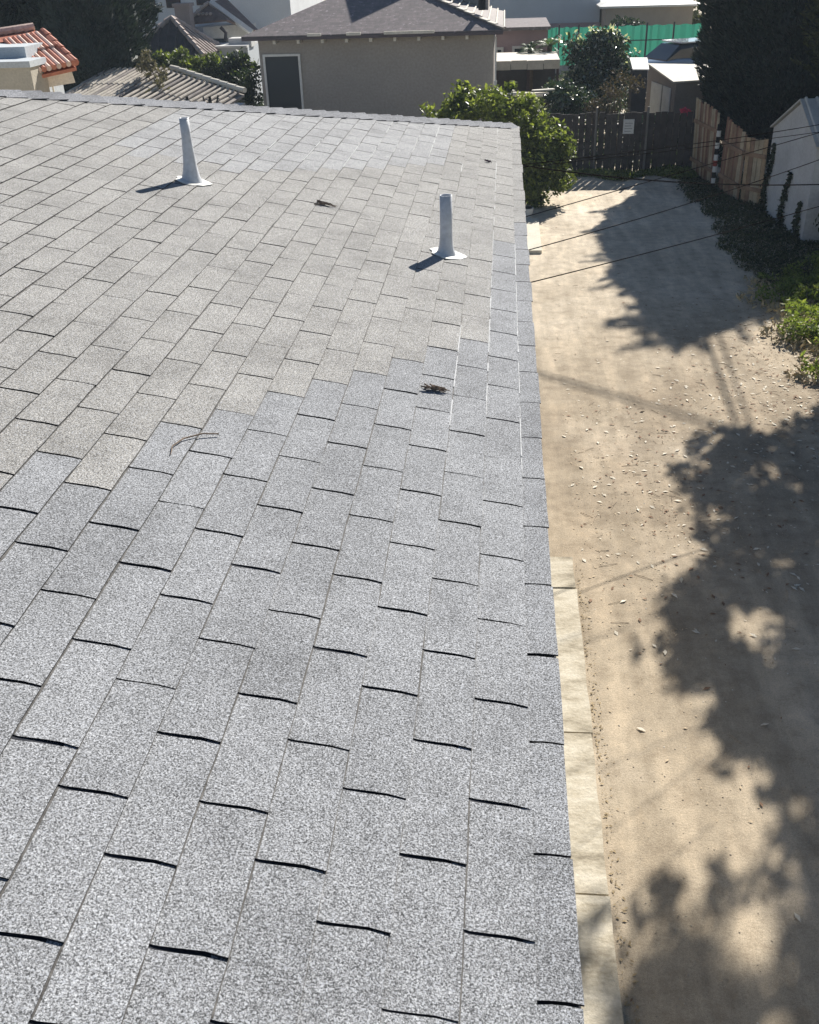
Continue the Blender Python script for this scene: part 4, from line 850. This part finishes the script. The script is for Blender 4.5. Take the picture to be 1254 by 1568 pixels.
up_ = at(992, 97, 31.7); up2 = at(1110, 99, 31.9); mb = MB(); mb.slab([LB_ + [-.08, -.08, .01], LC + [0, -.08, .01], up2, up_], .04); mb.build('roof', M_PALE, gs)
mb = MB(); mb.add([tuple(LA), tuple(LB_), tuple(up_ - [0, .05, .05])], [(0, 1, 2)]); mb.build('gable', M_TANL, gs)
dv = (LA - LB_); dv[2] = 0; dL = np.linalg.norm(dv); dv /= dL; nv_ = np.array([dv[1], -dv[0], 0]); nv_ = nv_ if nv_[0] < 0 else -nv_
for s0_, s1__ in ((.12, .38), (.42, .8)):
    p0, p1 = LB_ + dv * dL * s0_ + nv_ * .03, LB_ + dv * dL * s1__ + nv_ * .03; mb = MB(); mb.add([(p0[0], p0[1], .2), (p1[0], p1[1], .2), (p1[0], p1[1], z_ - .2), (p0[0], p0[1], z_ - .2)], [(0, 1, 2, 3)]); 
    mb.v = mb.v + [tuple(np.array(v) - nv_ * .02) for v in mb.v]; mb.f += [(7, 6, 5, 4), (0, 4, 5, 1), (1, 5, 6, 2), (2, 6, 7, 3), (3, 7, 4, 0)]; mb.m += [0] * 5; mb.build('door_leaf', M_WHITE, gs)
# parked car behind the shed
M_CARP = mat('car_paint', (.30, .38, .47), .15, .8); M_CARP.node_tree.nodes['Principled BSDF'].inputs['Coat Weight'].default_value = 1
M_TYRE = mat('tyre', (.02, .02, .02), .9)
ca = thing('parked_car', 'blue-grey car with glinting windows parked behind the garden shed', 'car', (6.2, 38, 0)); c0 = np.array([6.7, 38.0, .80]); rz = math.radians(25)
Rc = np.array([[math.cos(rz), -math.sin(rz), 0], [math.sin(rz), math.cos(rz), 0], [0, 0, 1]])
def loft(secs, name, m_, sm=True):
    mb = MB(); n = len(secs[0]); vs = [c0 + Rc @ np.array(p) for s in secs for p in s]
    mb.add(vs, [(i * n + k, i * n + (k + 1) % n, (i + 1) * n + (k + 1) % n, (i + 1) * n + k) for i in range(len(secs) - 1) for k in range(n)] + [tuple(range(n - 1, -1, -1)), tuple((len(secs) - 1) * n + k for k in range(n))]); return mb.build(name, m_, ca, smooth=sm)
def sec(x, w_, z0, z1, r=.12): return [(x, -w_, z0), (x, -w_, z1 - r), (x, -w_ + r, z1), (x, w_ - r, z1), (x, w_, z1 - r), (x, w_, z0)]
loft([sec(-2.15, .72, .0, .35), sec(-2.0, .84, -.1, .5), sec(-1.3, .88, -.15, .58), sec(.7, .88, -.15, .55), sec(1.6, .86, -.15, .48), sec(2.1, .74, -.05, .3)], 'body', M_CARP)
loft([sec(-1.75, .70, .5, .56, .03), sec(-1.2, .66, .5, .98), sec(-.1, .66, .5, 1.05), sec(.35, .66, .5, .98), sec(1.0, .72, .48, .55, .03)], 'cabin_glass', M_GLASS, False)
mb = MB(); mb.box(c0 + Rc @ np.array([-.5, 0, 1.05]), (1.3, 1.2, .04), rz); mb.build('car_roof', M_CARP, ca)
for x in (-1.3, 1.35):
    for y in (-.86, .86):
        mb = MB(); p = c0 + Rc @ np.array([x, y - .09, -.3]); q_ = c0 + Rc @ np.array([x, y + .09, -.3]); mb.tube([p, q_], .32, 18); wh = mb.build('wheel', M_TYRE, ca)
        mb = MB(); mb.tube([c0 + Rc @ np.array([x, y * 1.105, -.3]), c0 + Rc @ np.array([x, y * 1.12, -.3])], .19, 14); mb.build('rim', M_CORR, wh)

# ------------------------------------------------------------------ overhead wires
def wire(label, pts, r, group='overhead wires crossing the alley'):
    pts = [np.array(p, float) for p in pts]
    if len(pts) == 3:
        a, m_, b = pts; k = np.linalg.norm(m_ - a) / (np.linalg.norm(m_ - a) + np.linalg.norm(b - m_)); c = (m_ - a * (1 - k) ** 2 - b * k * k) / (2 * k * (1 - k)); pts = [a * (1 - t) ** 2 + 2 * c * t * (1 - t) + b * t * t for t in np.linspace(0, 1, 14)]
    mb = MB(); mb.tube(pts, r, 6); return tag(mb.build('wire', M_WIRE, None, smooth=True, loc=pts[0]), label, 'wire', group)
def wx(x, y, X): d = ray(x, y); return CAM + d * (X / d[0])
def wpt(x, y, Y): return at(x, y, Y)
wire('thickest black cable drooping across the far alley from the roof edge', [wpt(780, 250, 9.9), wpt(1038, 279, 11), wpt(1300, 281, 12)], .007)
wire('upper wire of the rising pair in front of the back fence', [wpt(800, 252, 9.9), wpt(1100, 215, 11), wpt(1300, 183, 12)], .0042)
wire('lower wire of the rising pair in front of the back fence', [wpt(800, 256, 9.9), wpt(1100, 222, 11), wpt(1300, 196, 12)], .0035)
wire('thin wire leaving the roof edge beside the small white pot', [wpt(790, 336, 7.6), wpt(1025, 269, 9), wpt(1300, 190, 10.5)], .0035)
wire('thin wire leaving the roof edge at the near end of the far slab', [wpt(790, 388, 6.6), wpt(1031, 319, 8), wpt(1300, 228, 10)], .0035)
wire('nearest thin wire crossing the sunlit far alley', [wpt(790, 438, 6.0), wpt(988, 388, 7), wpt(1300, 303, 9)], .0035)
for dx, r in ((-.10, .030), (.10, .022)):
    t = 14.5; off = SL * t; a = np.array([2.5, 4.8, 0]); b = np.array([3.6, 24, 0]); wire('%s utility cable running along the alley high above the picture' % ('thicker left' if dx < 0 else 'thinner right'), [a + off + [dx, 0, 0], (a + b) / 2 + off + [dx, 0, -.05], b + off + [dx * 2.5, 0, 0]], r, 'utility cables high above the alley')
for dy, r in ((-.10, .015), (.08, .017)):
    t = 13.0; off = SL * t; a = np.array([-1.2, 13.7, 0]); b = np.array([5.3, 8.65, 0]); wire('%s of two utility cables crossing high above the alley' % ('nearer' if dy < 0 else 'farther'), [a + off + [0, dy, 0], (a + b) / 2 + off + [0, dy, 0], b + off + [0, dy * 2, 0]], r, 'utility cables high above the alley')
